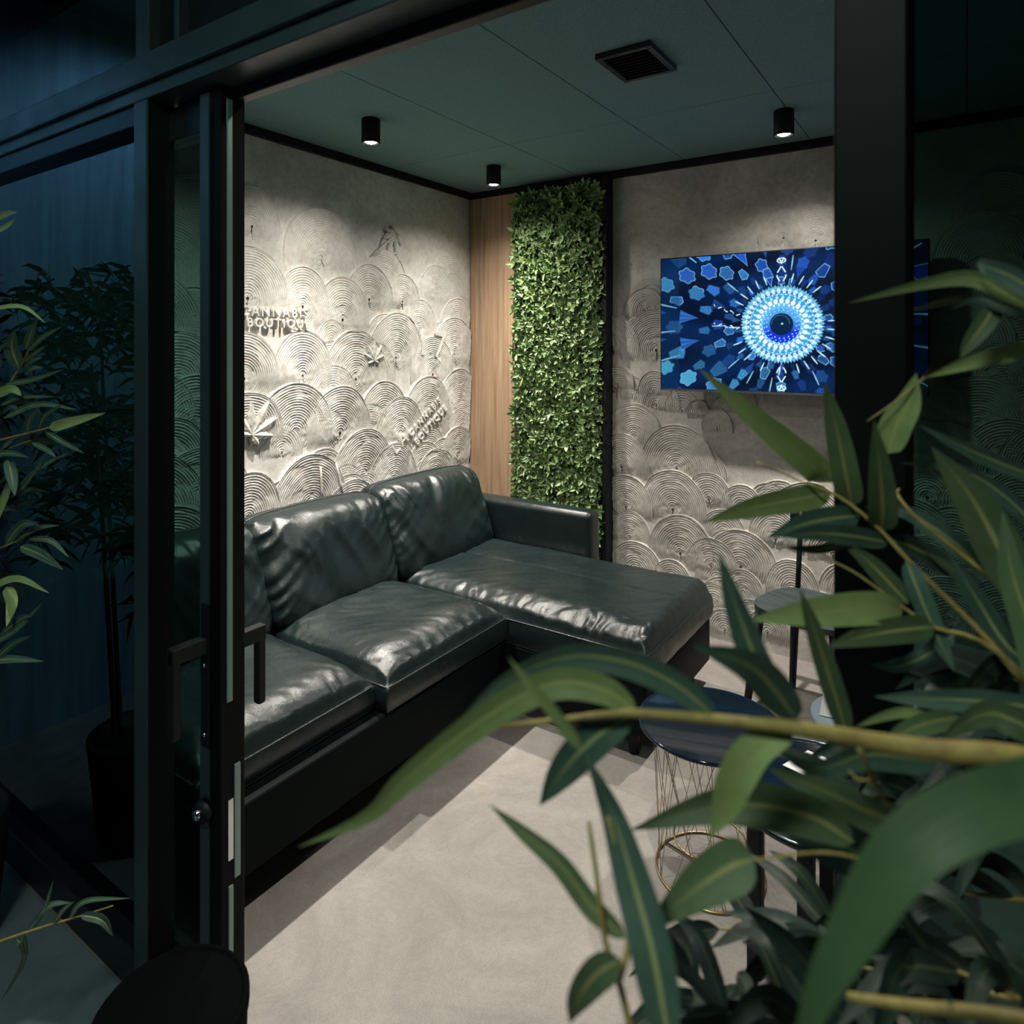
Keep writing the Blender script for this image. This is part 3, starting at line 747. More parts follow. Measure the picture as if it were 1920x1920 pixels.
# ------------------------------------------------------------------ sofa
sofa = empty('corner_sofa', (-2.0, 2.0, 0.0), 'black leather corner sofa with chaise along the combed plaster wall', 'sofa')
def nz(x, y, z): return noise.noise(Vector((x, y, z)))
def axis(lo, hi, n, p=0.6):
    """sample points crowding towards both ends"""
    out = []
    for i in range(n + 1):
        t = i / n; s = 0.5 - 0.5 * math.cos(math.pi * t); out.append(lo + (hi - lo) * (s * p + t * (1 - p)))
    return out
def seat(x0, x1, y0, y1, zb, zs, dome, seed, puck, edges, seam_y=None, roll=0.13, rolls={}):
    """edges: how strongly each side (x1, y0, y1, x0) is puckered"""
    nx_ = int((x1 - x0) / 0.0095); ny_ = int((y1 - y0) / 0.0095)
    X = axis(x0, x1, nx_); Y = axis(y0, y1, ny_)
    verts = []; faces = []
    def f(d, e): 
        q = 1 - min(d / rolls.get(e, roll), 1); return math.sqrt(max(0.0, 1 - q ** 2.0))
    for i, x in enumerate(X):
        for j, y in enumerate(Y):
            dd = {'x1': x1 - x, 'x0': x - x0, 'y0': y - y0, 'y1': y1 - y}
            h = dome * f(dd['x1'], 'x1') * f(dd['x0'], 'x0') * f(dd['y0'], 'y0') * f(dd['y1'], 'y1')
            h += 0.008 * nz(x * 4, y * 4, seed)
            for e, am in edges.items():
                s = y if e[0] == 'x' else x; d = dd[e]
                g = math.exp(-max(d - 0.015, 0) / 0.055) * min(d / 0.012, 1)
                wv = nz(s * 22 + 3 * nz(s * 6, d * 8, seed), d * 7, seed + 5)
                wv2 = nz(s * 48, d * 14, seed + 9)
                h += am * g * (0.7 * (1 - 2.4 * abs(wv)) + 0.3 * wv2 - 0.25)
            # soft drag folds across the field
            q = nz(x * 5 + y * 3, (y - x) * 16, seed + 2)
            h += puck * 0.5 * (1 - 3 * abs(q)) * min(1, h / max(dome * 0.6, 1e-4)) * 0.5
            if seam_y is not None:
                h -= 0.006 * math.exp(-((y - seam_y - 0.004 * math.sin(x * 30)) / 0.006) ** 2) * (1 if x1 - x > .05 else 0)
            edge = min(dd.values())
            k = min(1.0, edge / 0.015)
            cx, cy = x, y
            # round plan corners a touch
            verts.append((cx, cy, zs + max(h, 0) * k + (0 if k < 1 else 0)))
    ny1 = len(Y)
    for i in range(len(X) - 1):
        for j in range(ny1 - 1):
            a = i * ny1 + j; faces.append((a, a + ny1, a + ny1 + 1, a + 1))
    # borders
    loop = [(i * ny1) for i in range(len(X))] + [(len(X) - 1) * ny1 + j for j in range(1, ny1)] + \
           [i * ny1 + ny1 - 1 for i in range(len(X) - 2, -1, -1)] + [j for j in range(ny1 - 2, 0, -1)]
    rows = [loop]
    cx, cy = (x0 + x1) / 2, (y0 + y1) / 2
    for lvl, (t, infl) in enumerate(((0.15, 0.004), (0.5, 0.007), (0.85, 0.004), (1.0, -0.004))):
        row = []
        for q, idx in enumerate(loop):
            v = verts[idx]; z = zs + (zb - zs) * t
            w_ = 0.0025 * nz(v[0] * 14, v[1] * 14, z * 20 + seed)
            ox = (infl + w_) * (1 if v[0] > x1 - 1e-5 else -1 if v[0] < x0 + 1e-5 else 0)
            oy = (infl + w_) * (1 if v[1] > y1 - 1e-5 else -1 if v[1] < y0 + 1e-5 else 0)
            row.append(len(verts)); verts.append((v[0] + ox, v[1] + oy, z))
        rows.append(row)
    n = len(loop)
    for a, b in zip(rows[:-1], rows[1:]):
        for q in range(n): faces.append((a[q], b[q], b[(q + 1) % n], a[(q + 1) % n]))
    faces.append(tuple(rows[-1]))
    o = link('seat_cushion', mesh('seat_cushion', verts, faces, True), LEATHER, sofa)
    # piping along the seam
    c = 0.012
    pts = [(x0 + c, y0), (x1 - c, y0), (x1, y0 + c), (x1, y1 - c), (x1 - c, y1), (x0 + c, y1), (x0, y1 - c), (x0, y0 + c), (x0 + c, y0)]
    dense = []
    for a, b in zip(pts[:-1], pts[1:]):
        m_ = max(1, int(math.dist(a, b) / 0.03))
        for k in range(m_): dense.append(Vector((a[0] + (b[0] - a[0]) * k / m_, a[1] + (b[1] - a[1]) * k / m_, zs - 0.001)))
    v, f_ = tube_data(dense + [dense[0]], [0.0038] * (len(dense) + 1), 6, False)
    link('piping', mesh('piping', v, f_, True), LEATHER, o)
    return o
XF = -1.55
seat(-2.36, XF - 0.045, 0.955, 1.565, 0.322, 0.400, 0.082, 3.1, 0.004, {'x1': 0.010, 'y1': 0.005, 'y0': 0.004})
seat(-2.36, XF + 0.01, 1.570, 2.245, 0.322, 0.405, 0.082, 8.7, 0.005, {'x1': 0.008, 'y1': 0.005, 'y0': 0.006}, roll=0.16)
seat(-2.36, -0.940, 2.250, 2.975, 0.300, 0.400, 0.078, 15.2, 0.005, {'y0': 0.017, 'x1': 0.002, 'y1': 0.002}, seam_y=2.66, rolls={'x1': 0.055, 'y1': 0.06})

def bevbox(name, lo, hi, r, parent=sofa, m=LEATHER, seg=4):
    return box(name, lo, hi, m, parent, r, seg, True)
b1_ = bevbox('sofa_base', (-2.58, 0.955, 0.125), (XF + 0.005, 2.25, 0.318), 0.012, m=BASEM)
b2_ = bevbox('chaise_base', (-2.58, 2.252, 0.105), (-0.948, 2.985, 0.296), 0.012, m=BASEM)
bevbox('backrest_frame', (-2.60, 0.955, 0.20), (-2.30, 2.975, 0.70), 0.035)
# armrest at the far end: padded top roll
arm = bevbox('armrest', (-2.60, 2.982, 0.105), (-1.545, 3.100, 0.675), 0.034, seg=6)
for x, y in ((-1.62, 1.05), (-2.5, 1.05), (-1.62, 2.15), (-1.02, 2.32), (-1.02, 2.92), (-2.5, 2.92), (-1.62, 3.04)):
    lathe('foot', [(0.018, 0.0), (0.026, 0.126)], (x, y, 0.0), BLACK, sofa, 14)

def pillow(y0, y1, seed, lean=0.17, ztop=0.835, zbot=0.435, xb=-2.045, thick=0.205, pinch=1.0):
    nu, nv = 84, 60; front = []; verts = []; faces = []
    H = ztop - zbot; Wd = y1 - y0
    U = axis(-1, 1, nu, 0.75); V = axis(-1, 1, nv, 0.75)
    def prof(a, p): return max(0.0, 1 - abs(a) ** p) ** (1.0 / 2.4)
    grid = {}
    for s in (1, -1):
        for i, a in enumerate(U):
            for j, b in enumerate(V):
                if s == -1 and (i in (0, nu) or j in (0, nv)):
                    grid[(s, i, j)] = grid[(1, i, j)]; continue
                th = thick * 0.5 * prof(a, 6.5) * prof(b, 5.0)
                # top roll fuller than the bottom
                th *= 1 + 0.10 * b
                y = (y0 + y1) / 2 + a * Wd / 2 * (1 + 0.022 * (1 - b * b)) 
                z = zbot + H * (0.5 + 0.5 * b * (1 + 0.03 * (1 - a * a) * (1 if b > 0 else 0.2)))
                # pinched corners
                cr = (abs(a) * abs(b)) ** 6
                y -= math.copysign(0.018 * cr, a); z -= math.copysign(0.012 * cr, b)
                dl = (1 - abs(a)) * Wd / 2; dt = (1 - b) * H / 2; dbm = (1 + b) * H / 2
                wr_ = 0.0
                g = math.exp(-max(dt - 0.01, 0) / 0.11) * min(dt / 0.02, 1)
                wv = nz(y * 17 + 1.5 * nz(y * 5, z * 5, seed), z * 3.2, seed)
                wr_ += 0.013 * g * (1 - 3.2 * abs(wv))
                # folds fanning from the side seams
                g2 = math.exp(-max(dl - 0.01, 0) / 0.085) * min(dl / 0.02, 1)
                wv = nz(z * 15 - (dl * 9 if a < 0 else -dl * 9), dl * 3, seed + 4)
                wr_ += 0.014 * g2 * (1 - 3.2 * abs(wv)) * (1.3 if a < 0 else 0.7)
                wv = nz(y * 9 + z * 6, z * 3 - y * 2, seed + 7)
                wr_ += 0.006 * (1 - 3 * abs(wv)) * min(1, dl / 0.05) * min(1, dt / 0.05)
                wr_ += 0.006 * nz(y * 5, z * 6, seed + 11)
                th = max(th + wr_ * min(1, th / 0.03), 0.0005)
                cx = xb - thick * 0.5 - lean * (z - zbot) / H * 1.0
                verts.append((cx + s * th, y, z + (0.25 * s * th if False else 0)))
                grid[(s, i, j)] = len(verts) - 1
    for i in range(nu):
        for j in range(nv):
            q = [grid[(1, i, j)], grid[(1, i + 1, j)], grid[(1, i + 1, j + 1)], grid[(1, i, j + 1)]]
            faces.append(tuple(q))
            q = [grid[(-1, i, j)], grid[(-1, i, j + 1)], grid[(-1, i + 1, j + 1)], grid[(-1, i + 1, j)]]
            if len(set(q)) == 4: faces.append(tuple(q))
            elif len(set(q)) == 3: faces.append(tuple(dict.fromkeys(q)))
    o = link('back_cushion', mesh('back_cushion', verts, faces, True), LEATHER, sofa)
    rim = [verts[grid[(1, i, nv)]] for i in range(nu + 1)]
    rim2 = [verts[grid[(1, 0, j)]] for j in range(nv + 1)]
    for pth in (rim, rim2):
        v, f_ = tube_data([Vector(p) for p in pth[::3]], [0.0035] * len(pth[::3]), 6)
        link('piping', mesh('piping', v, f_, True), LEATHER, o)
    return o
pillow(0.95, 1.575, 21.0)
pillow(1.565, 2.235, 33.5)
pillow(2.225, 2.965, 47.0, ztop=0.85)

# ------------------------------------------------------------------ tables, chair and small things
TOPM = mat('black_glass_top', (0.004, 0.010, 0.018), 0.08, spec=0.35)
TOPR = mat('table_rim', (0.02, 0.03, 0.032), 0.2, metal=0.5)
def wire(parent, name, pts, r=0.0013, n=None, seg=5): return tube(name, pts, r, GOLD, parent, n=n, seg=seg)
TA = Vector((-0.61, 1.916, 0)); ZA = 0.425
ta = empty('wire_side_table', TA, 'round black-topped side table on a brass wire frame in front of the chaise', 'side table')
lathe('table_top', [(0.0, ZA - 0.008), (0.198, ZA - 0.008), (0.202, ZA - 0.004), (0.202, ZA + 0.002), (0.198, ZA + 0.004), (0.192, ZA), (0.0, ZA)], TA, TOPM, ta, 64)
def ringpts(c, r, z, n=40): return [Vector((c.x + r * math.cos(2 * math.pi * k / n), c.y + r * math.sin(2 * math.pi * k / n), z)) for k in range(n + 1)]
for r, z, rad in ((0.15, 0.004, 0.0035), (0.10, 0.095, 0.003), (0.165, ZA - 0.012, 0.003)):
    wire(ta, 'ring', ringpts(TA, r, z), rad, seg=6)
wire(ta, 'crossbar', [TA + Vector((-0.145, 0.03, 0.006)), TA + Vector((0.145, -0.03, 0.006))], 0.003)
wr2 = random.Random(3)
for k in range(34):
    a = 2 * math.pi * k / 34 + wr2.uniform(-0.06, 0.06); b = a + wr2.choice([-1, 1]) * wr2.uniform(0.05, 0.9)
    wire(ta, 'wire', [TA + Vector((0.16 * math.cos(a), 0.16 * math.sin(a), ZA - 0.010)), TA + Vector((0.15 * math.cos(b), 0.15 * math.sin(b), 0.003))], 0.0010, n=1)
TB = Vector((-0.290, 1.715, 0)); ZB = 0.455
tb = empty('round_side_table', TB, 'round black glossy side table with thick dark legs beside the doorway post', 'side table')
lathe('table_top', [(0.0, ZB - 0.014), (0.205, ZB - 0.014), (0.212, ZB - 0.008), (0.212, ZB + 0.002), (0.208, ZB + 0.005), (0.200, ZB), (0.0, ZB)], TB, TOPM, tb, 64)
tube('rim', ringpts(TB, 0.2105, ZB + 0.004, 64), 0.0022, CHROME, tb, seg=6)
for dx, dy in ((-0.13, -0.05), (0.0, -0.14), (0.13, 0.03), (0.0, 0.13)):
    c = TB + Vector((dx, dy, 0))
    box('leg', (c.x - 0.017, c.y - 0.017, 0), (c.x + 0.017, c.y + 0.017, ZB - 0.013), BLACK, tb, 0.004)

# chair: dark wooden seat and backrest on black metal legs
WSEAT = mat('grey_stained_wood', (0.07, 0.09, 0.095), 0.4, spec=0.25)
_n = tex_noise(WSEAT, 4, 5, 0.6, stretch=(3, 30, 3)); _a = ramp(WSEAT, _n.outputs['Fac'], [(0.3, (0.015, 0.022, 0.024)), (0.7, (0.05, 0.065, 0.068))])
L(WSEAT, _a.outputs[0], bsdf(WSEAT).inputs['Base Color'])
ch = empty('wooden_chair', (-0.50, 3.02, 0), 'dark chair with grey stained wooden seat against the plaster wall under the screen', 'chair')
ctr = Vector((-0.51, 2.92, 0)); CR = math.radians(-17)
def cp(a, b, z): return ctr + Vector((a * math.cos(CR) - b * math.sin(CR), a * math.sin(CR) + b * math.cos(CR), z))
bm = bmesh.new()
# dished seat, rounded outline
vs = []; n = 28
for ringi, rf in enumerate((0.0, 0.35, 0.7, 0.93, 1.0)):
    for k in range(n):
        a = 2 * math.pi * k / n
        ex = abs(math.cos(a)) ** 0.62 * math.copysign(1, math.cos(a)); ey = abs(math.sin(a)) ** 0.62 * math.copysign(1, math.sin(a))
        vs.append(cp(0.205 * rf * ex, 0.19 * rf * ey, 0.455 - 0.012 * (1 - rf ** 2)))
top = vs; bot = [v - Vector((0, 0, 0.022)) for v in vs[-n:]]
fs = []
for r_ in range(4):
    for k in range(n):
        a = r_ * n + k; b = r_ * n + (k + 1) % n; fs.append((a, b, b + n, a + n))
for k in range(n): fs.append((4 * n + k, 4 * n + (k + 1) % n, 5 * n + (k + 1) % n, 5 * n + k))
fs.append(tuple(5 * n + k for k in range(n))[::-1])
link('seat', mesh('seat', top + bot, fs, False), WSEAT, ch)
for sa in (-1, 1):
    for sb in (-1, 1):
        tube('leg', [cp(0.15 * sa, 0.14 * sb, 0.435), cp(0.19 * sa, 0.185 * sb, 0.0)], (0.020, 0.014), BLACK, ch, n=2, seg=8)
    tube('back_post', [cp(0.155 * sa, 0.165, 0.44), cp(0.16 * sa, 0.205, 0.78)], 0.011, BLACK, ch, n=3, seg=8)
vs = []; fs = []
for i in range(9):
    t = i / 8 * 2 - 1
    for z, o in ((0.69, 0), (0.80, 0), (0.80, 0.018), (0.69, 0.018)):
        vs.append(cp(0.20 * t, 0.185 + 0.03 * (1 - t * t) + o, z))
for i in range(8):
    for k in range(4):
        a = i * 4 + k; b = i * 4 + (k + 1) % 4; fs.append((a, b, b + 4, a + 4))
fs += [(3, 2, 1, 0), (32, 33, 34, 35)]
link('backrest', mesh('backrest', vs, fs), BLACK, ch)

# low plant stand / stool with grey-blue top and white folded card, glass ashtray, paper
STT = mat('slate_top', (0.10, 0.14, 0.17), 0.4)
c = Vector((-0.24, 2.30, 0))
st = empty('low_stool', c, 'low round stool with slate-grey top behind the doorway post', 'stool')
lathe('seat', [(0.0, 0.345), (0.165, 0.345), (0.17, 0.35), (0.17, 0.365), (0.165, 0.37), (0.0, 0.37)], c, STT, st, 40)
for k in range(3):
    a = 2.1 * k + 0.4
    tube('leg', [c + Vector((0.1 * math.cos(a), 0.1 * math.sin(a), 0.347)), c + Vector((0.15 * math.cos(a), 0.15 * math.sin(a), 0.0))], 0.014, BLACK, st, n=2)
WHITE = mat('white_card', (0.8, 0.8, 0.78), 0.6)
cc = Vector((-0.33, 2.27, 0.372))
vs = [cc + Vector(p) for p in ((-0.045, -0.03, 0), (0.05, -0.02, 0), (0.045, 0.035, 0), (-0.05, 0.03, 0), (-0.035, 0.0, 0.085), (0.055, 0.01, 0.075), (-0.045, -0.027, 0.002), (0.05, -0.017, 0.002))]
finish(link('folded_card', mesh('folded_card', vs, [(0, 1, 5, 4), (3, 2, 5, 4), (0, 4, 3), (1, 2, 5), (0, 3, 2, 1)]), WHITE), 'white folded paper card standing on the low slate stool', 'card')
vs = []
for z in (ZB + 0.0055, ZB + 0.0065):
    vs += [TB + Vector(p) for p in ((-0.09, 0.05, z), (0.04, 0.02, z), (0.06, 0.13, z), (-0.05, 0.15, z))]
finish(link('paper', mesh('paper', vs, [(3, 2, 1, 0), (4, 5, 6, 7), (0, 1, 5, 4), (1, 2, 6, 5), (2, 3, 7, 6), (3, 0, 4, 7)]), WHITE), 'white sheet of paper lying on the glossy round side table', 'paper')
CRY = mat('crystal', (0.8, 0.9, 0.92), 0.05); bsdf(CRY).inputs['Transmission Weight'].default_value = 1.0
a0 = TB + Vector((0.06, 0.14, 0))
ash = lathe('glass_bowl', [(0.0, 0.0), (0.034, 0.0), (0.042, 0.03), (0.036, 0.032), (0.028, 0.008), (0.0, 0.008)], TB + Vector((0.10, 0.0, ZB + 0.001)), CRY, None, 10, False)
finish(ash, 'small cut-glass bowl on the glossy round side table', 'bowl')

# ------------------------------------------------------------------ bamboo plants
def blade(name, pts, width, m, parent, roll=0.0, fold=0.22, blunt=0.28, n=14, droop=0.0):
    """pts: base to tip, world points; a lance-shaped blade folded along its rib"""
    P = catmull(pts, n)
    for p in P: p.y = min(p.y, 0.782)
    verts = []; uv = []; faces = []
    mid = P[n // 2]; view = (CAM - mid).normalized()
    for i, p in enumerate(P):
        t = i / n
        T = (P[min(i + 1, n)] - P[max(i - 1, 0)]).normalized()
        side = T.cross(view)
        if side.length < 1e-4: side = T.cross(Vector((0, 0, 1)))
        side.normalize()
        nrm = side.cross(T).normalized()
        s = side * math.cos(roll) + nrm * math.sin(roll); nn = nrm * math.cos(roll) - side * math.sin(roll)
        if t < blunt: wd = math.sqrt(max(0, 1 - (1 - t / blunt) ** 2)) 
        else: wd = (1 - ((t - blunt) / (1 - blunt)) ** 2.3)
        wd = max(wd, 0.02) * width / 2
        for k, q in enumerate((-1, -0.55, 0, 0.55, 1)):
            verts.append(p + s * (wd * q) + nn * (wd * fold * (abs(q) ** 1.3)) )
            uv.append((0.5 + q / 2, t))
    for i in range(n):
        for k in range(4):
            a = i * 5 + k; faces.append((a, a + 1, a + 6, a + 5))
    return link(name, mesh(name, verts, faces, True, uv), m, parent)

def atp(u, v, d):
    return at(u, v, min(d, 0.768 / pdir(u).y))
def pxleaf(plant, pts, wpx, d0, d1=None, m=None, roll=0.0, **kw):
    """leaf through picture points at a distance running from d0 (base) to d1 (tip)"""
    d1 = d0 if d1 is None else d1
    n = len(pts); W = [atp(u, v, d0 + (d1 - d0) * i / (n - 1)) for i, (u, v) in enumerate(pts)]
    return blade('leaf', W, wpx * (d0 + d1) / 2 / FPX, m or LEAF, plant, roll, **kw)
def pxtwig(plant, pts, w0, w1, d0, d1, name='twig', n=14):
    k = len(pts); W = [atp(u, v, d0 + (d1 - d0) * i / (k - 1)) for i, (u, v) in enumerate(pts)]
    return tube(name, W, (w0 * d0 / FPX / 2, w1 * d1 / FPX / 2), STEM, plant, n=n, seg=7)

PR = Vector((0.42, 0.42, 0))
br = empty('artificial_bamboo', PR, 'large artificial bamboo plant with long green leaves hanging in front of the doorway right', 'plant')
POT = mat('black_pot', (0.012, 0.014, 0.014), 0.5)
def pot(parent, c, r=0.15, h=0.34):
    lathe('pot', [(0.0, 0.0), (r * 0.78, 0.0), (r, h), (r * 0.9, h), (r * 0.88, h - 0.03), (0.0, h - 0.03)], c, POT, parent, 32)
pot(br, PR)
for dx, dy, lx, ly, zt in ((0.03, 0.0, 0.02, 0.06, 1.75), (-0.05, 0.04, -0.03, 0.07, 1.5), (0.0, -0.05, 0.07, 0.03, 1.62), (0.06, 0.05, 0.05, 0.1, 1.3)):
    tube('cane', [PR + Vector((dx, dy, 0.30)), PR + Vector((dx + lx * .4, dy + ly * .5, 0.9)), PR + Vector((dx + lx, dy + ly, zt))], (0.013, 0.006), CANE, br, n=12)

A_, B_, C_ = 0.66, 0.58, 0.52
# main upper twig
pxtwig(br, [(2020, 1400), (1897, 1253), (1849, 1195), (1784, 1131), (1700, 1047), (1652, 995), (1600, 950), (1556, 922), (1510, 906), (1465, 885), (1418, 867)], 13, 3, 0.55, 0.70, n=28)
pxleaf(br, [(1540, 905), (1530, 880), (1430, 795), (1310, 690)], 54, .69, .64, LEAF_L, blunt=.3)
pxleaf(br, [(1597, 948), (1588, 900), (1568, 800), (1545, 714)], 50, .66, .62, LEAF, .15)
pxleaf(br, [(1652, 995), (1655, 955), (1650, 880), (1639, 787)], 52, .63, .58, LEAF, -.1)
pxleaf(br, [(1558, 924), (1500, 935), (1410, 952), (1321, 979)], 48, .68, .64, LEAF_L, .1)
pxleaf(br, [(1612, 968), (1560, 972), (1500, 985), (1439, 1008)], 46, .65, .62, LEAF_T)
pxleaf(br, [(1668, 1018), (1600, 1005), (1530, 1000), (1462, 1006)], 38, .63, .60, LEAF_T)
pxleaf(br, [(1665, 850), (1680, 800), (1705, 755), (1718, 700)], 56, .62, .60, LEAF_L, .2)
pxleaf(br, [(1588, 1020), (1530, 1030), (1472, 1026)], 18, .66, .64, LEAF)
pxleaf(br, [(1703, 1132), (1665, 1090), (1625, 1050), (1581, 1019)], 38, .60, .62, LEAF, .1)
pxleaf(br, [(1700, 1050), (1722, 1110), (1760, 1200), (1790, 1260)], 40, .60, .56, LEAF_T, .3)
pxleaf(br, [(1668, 1010), (1720, 1030), (1790, 1070), (1850, 1100)], 40, .63, .66, LEAF_T, .2)
# second twig
pxtwig(br, [(1990, 1330), (1849, 1208), (1752, 1176), (1687, 1134), (1607, 1076), (1556, 1050)], 11, 3, .54, .62, n=18)
pxleaf(br, [(1692, 1146), (1640, 1140), (1530, 1148), (1403, 1163)], 60, .58, .56, LEAF_L, blunt=.4)
pxleaf(br, [(1752, 1176), (1700, 1180), (1620, 1193), (1550, 1214)], 48, .57, .56, LEAF)
pxleaf(br, [(1790, 1190), (1735, 1230), (1680, 1250), (1632, 1245)], 30, .6, .62, LEAF_T)
# third twig and the long leaves on the right edge
pxtwig(br, [(1960, 1190), (1881, 1108), (1829, 1060), (1720, 972), (1683, 928), (1686, 918)], 10, 5, .55, .64)
pxleaf(br, [(1925, 1140), (1880, 1040), (1820, 930), (1747, 838)], 78, .55, .58, LEAF, .1, blunt=.35)
pxleaf(br, [(1960, 900), (1880, 870), (1800, 835), (1722, 796)], 34, .55, .6, LEAF_T, .5)
pxleaf(br, [(1990, 640), (1900, 660), (1820, 680), (1734, 708)], 34, .56, .60, LEAF_L, .3)
pxtwig(br, [(1734, 708), (1680, 752), (1626, 790)], 4, 2, .60, .61)
pxleaf(br, [(1990, 610), (1900, 560), (1830, 522), (1740, 530), (1590, 568)], 34, .52, .60, LEAF_L, .35, blunt=.4)
pxleaf(br, [(1960, 600), (1880, 575), (1830, 560), (1783, 580)], 20, .52, .58, LEAF_T, .4)
pxleaf(br, [(1876, 550), (1850, 600), (1820, 640), (1800, 672)], 36, .55, .56, LEAF, .2)
pxleaf(br, [(1960, 560), (1900, 520), (1850, 500), (1830, 495)], 40, .5, .55, LEAF_T, .4)
pxleaf(br, [(1960, 1010), (1890, 935), (1800, 880), (1690, 868)], 34, .60, .68, LEAF_T, .5)
pxleaf(br, [(1860, 1080), (1780, 1010), (1700, 960), (1620, 950)], 34, .66, .72, LEAF_T, .3)
pxleaf(br, [(1846, 1065), (1838, 1020), (1815, 985), (1790, 975)], 12, .58, .6, LEAF)
pxleaf(br, [(1930, 1250), (1880, 1200), (1830, 1120), (1780, 1040)], 46, .56, .6, LEAF_T, .2)
pxleaf(br, [(1900, 1240), (1860, 1160), (1800, 1080), (1730, 1030)], 34, .60, .64, LEAF, .4)
pxleaf(br, [(1960, 1330), (1940, 1200), (1900, 1080), (1880, 960)], 60, .50, .54, LEAF, .2)
# tall lower leaves
pxleaf(br, [(1588, 1378), (1565, 1300), (1530, 1190), (1500, 1103)], 42, .52, .5, LEAF, .15)
pxleaf(br, [(1493, 1350), (1430, 1260), (1385, 1150), (1348, 1037)], 58, .42, .44, LEAF_T, .35, blunt=.35)
pxleaf(br, [(1493, 1350), (1450, 1290), (1400, 1245), (1300, 1210)], 70, .42, .40, LEAF_T, .2, blunt=.35)
# the big near twig across the lower right
pxtwig(br, [(2080, 1470), (1900, 1420), (1760, 1408), (1650, 1392), (1500, 1366), (1390, 1354), (1190, 1337), (1080, 1346), (940, 1362)], 52, 7, .36, .43, n=26)
pxleaf(br, [(1195, 1336), (1130, 1292), (1030, 1283), (900, 1352), (760, 1462), (690, 1530), (560, 1588)], 56, .42, .45, LEAF_L, .25, blunt=.3, n=22)
pxleaf(br, [(1348, 1352), (1270, 1285), (1170, 1240), (1060, 1232), (950, 1275), (870, 1340)], 56, .41, .45, LEAF_T, .45, blunt=.3, n=20)
pxleaf(br, [(1090, 1405), (1050, 1350), (1000, 1290), (953, 1232)], 24, .37, .37, LEAF_L, .3)
pxleaf(br, [(1185, 1342), (1120, 1380), (1060, 1440), (1012, 1510)], 66, .42, .43, LEAF_T, .1, blunt=.4)
pxleaf(br, [(1255, 1960), (1225, 1790), (1190, 1660), (1150, 1530), (1098, 1412)], 78, .34, .42, LEAF_T, .25, blunt=.25, n=20)
pxleaf(br, [(1175, 1760), (1110, 1700), (1050, 1620), (980, 1560), (917, 1508)], 40, .38, .42, LEAF, .3, n=18)
pxtwig(br, [(1190, 1960), (1162, 1845), (1134, 1760), (1120, 1650), (1104, 1541)], 15, 8, .36, .40)
pxtwig(br, [(1160, 1840), (1178, 1775), (1180, 1690), (1160, 1610), (1140, 1530)], 14, 7, .36, .40)
pxleaf(br, [(1165, 1800), (1120, 1825), (1085, 1870), (1068, 1918)], 56, .36, .37, LEAF, .2)
pxleaf(br, [(1490, 1372), (1420, 1400), (1378, 1460), (1360, 1510), (1332, 1570)], 66, .40, .41, LEAF_L, .15, blunt=.45, n=18)
pxleaf(br, [(1600, 1580), (1530, 1535), (1440, 1512), (1340, 1512), (1183, 1556)], 76, .43, .46, LEAF, .15, blunt=.45, n=18)
pxleaf(br, [(1415, 1612), (1370, 1625), (1300, 1670), (1215, 1740)], 86, .40, .40, LEAF, .1, blunt=.3)
pxtwig(br, [(1700, 1640), (1560, 1600), (1415, 1612)], 7, 4, .42, .41)
pxleaf(br, [(2150, 1400), (1960, 1478), (1810, 1525), (1690, 1605), (1603, 1740), (1530, 1880), (1475, 2080)], 116, .27, .27, LEAF_N, .1, blunt=.22, n=26, fold=.12)
pxleaf(br, [(1700, 1640), (1610, 1600), (1500, 1540), (1390, 1440)], 90, .45, .50, LEAF_T, .5, blunt=.4)
pxleaf(br, [(1760, 1430), (1700, 1420), (1620, 1415), (1530, 1440), (1440, 1395)], 60, .44, .48, LEAF_T, .7)
pxleaf(br, [(1770, 1560), (1650, 1530), (1540, 1480), (1440, 1440)], 70, .42, .46, LEAF, .5)
pxtwig(br, [(1610, 1400), (1640, 1470), (1668, 1512)], 11, 6, .41, .42)
pxtwig(br, [(1640, 1462), (1610, 1462), (1592, 1445)], 6, 3, .42, .43)
pxleaf(br, [(1760, 1350), (1700, 1335), (1650, 1345), (1600, 1365)], 20, .5, .54, LEAF_L, .4)
pxleaf(br, [(1800, 1345), (1740, 1355), (1690, 1375), (1660, 1398)], 40, .5, .5, LEAF, .3)
pxleaf(br, [(1960, 1330), (1850, 1315), (1740, 1310), (1640, 1306)], 44, .50, .55, LEAF_T, .3)
pxleaf(br, [(1990, 1400), (1900, 1350), (1840, 1340), (1760, 1390)], 60, .46, .5, LEAF, .4)
pxtwig(br, [(2020, 1935), (1870, 1905), (1700, 1885), (1590, 1868)], 34, 14, .33, .38)
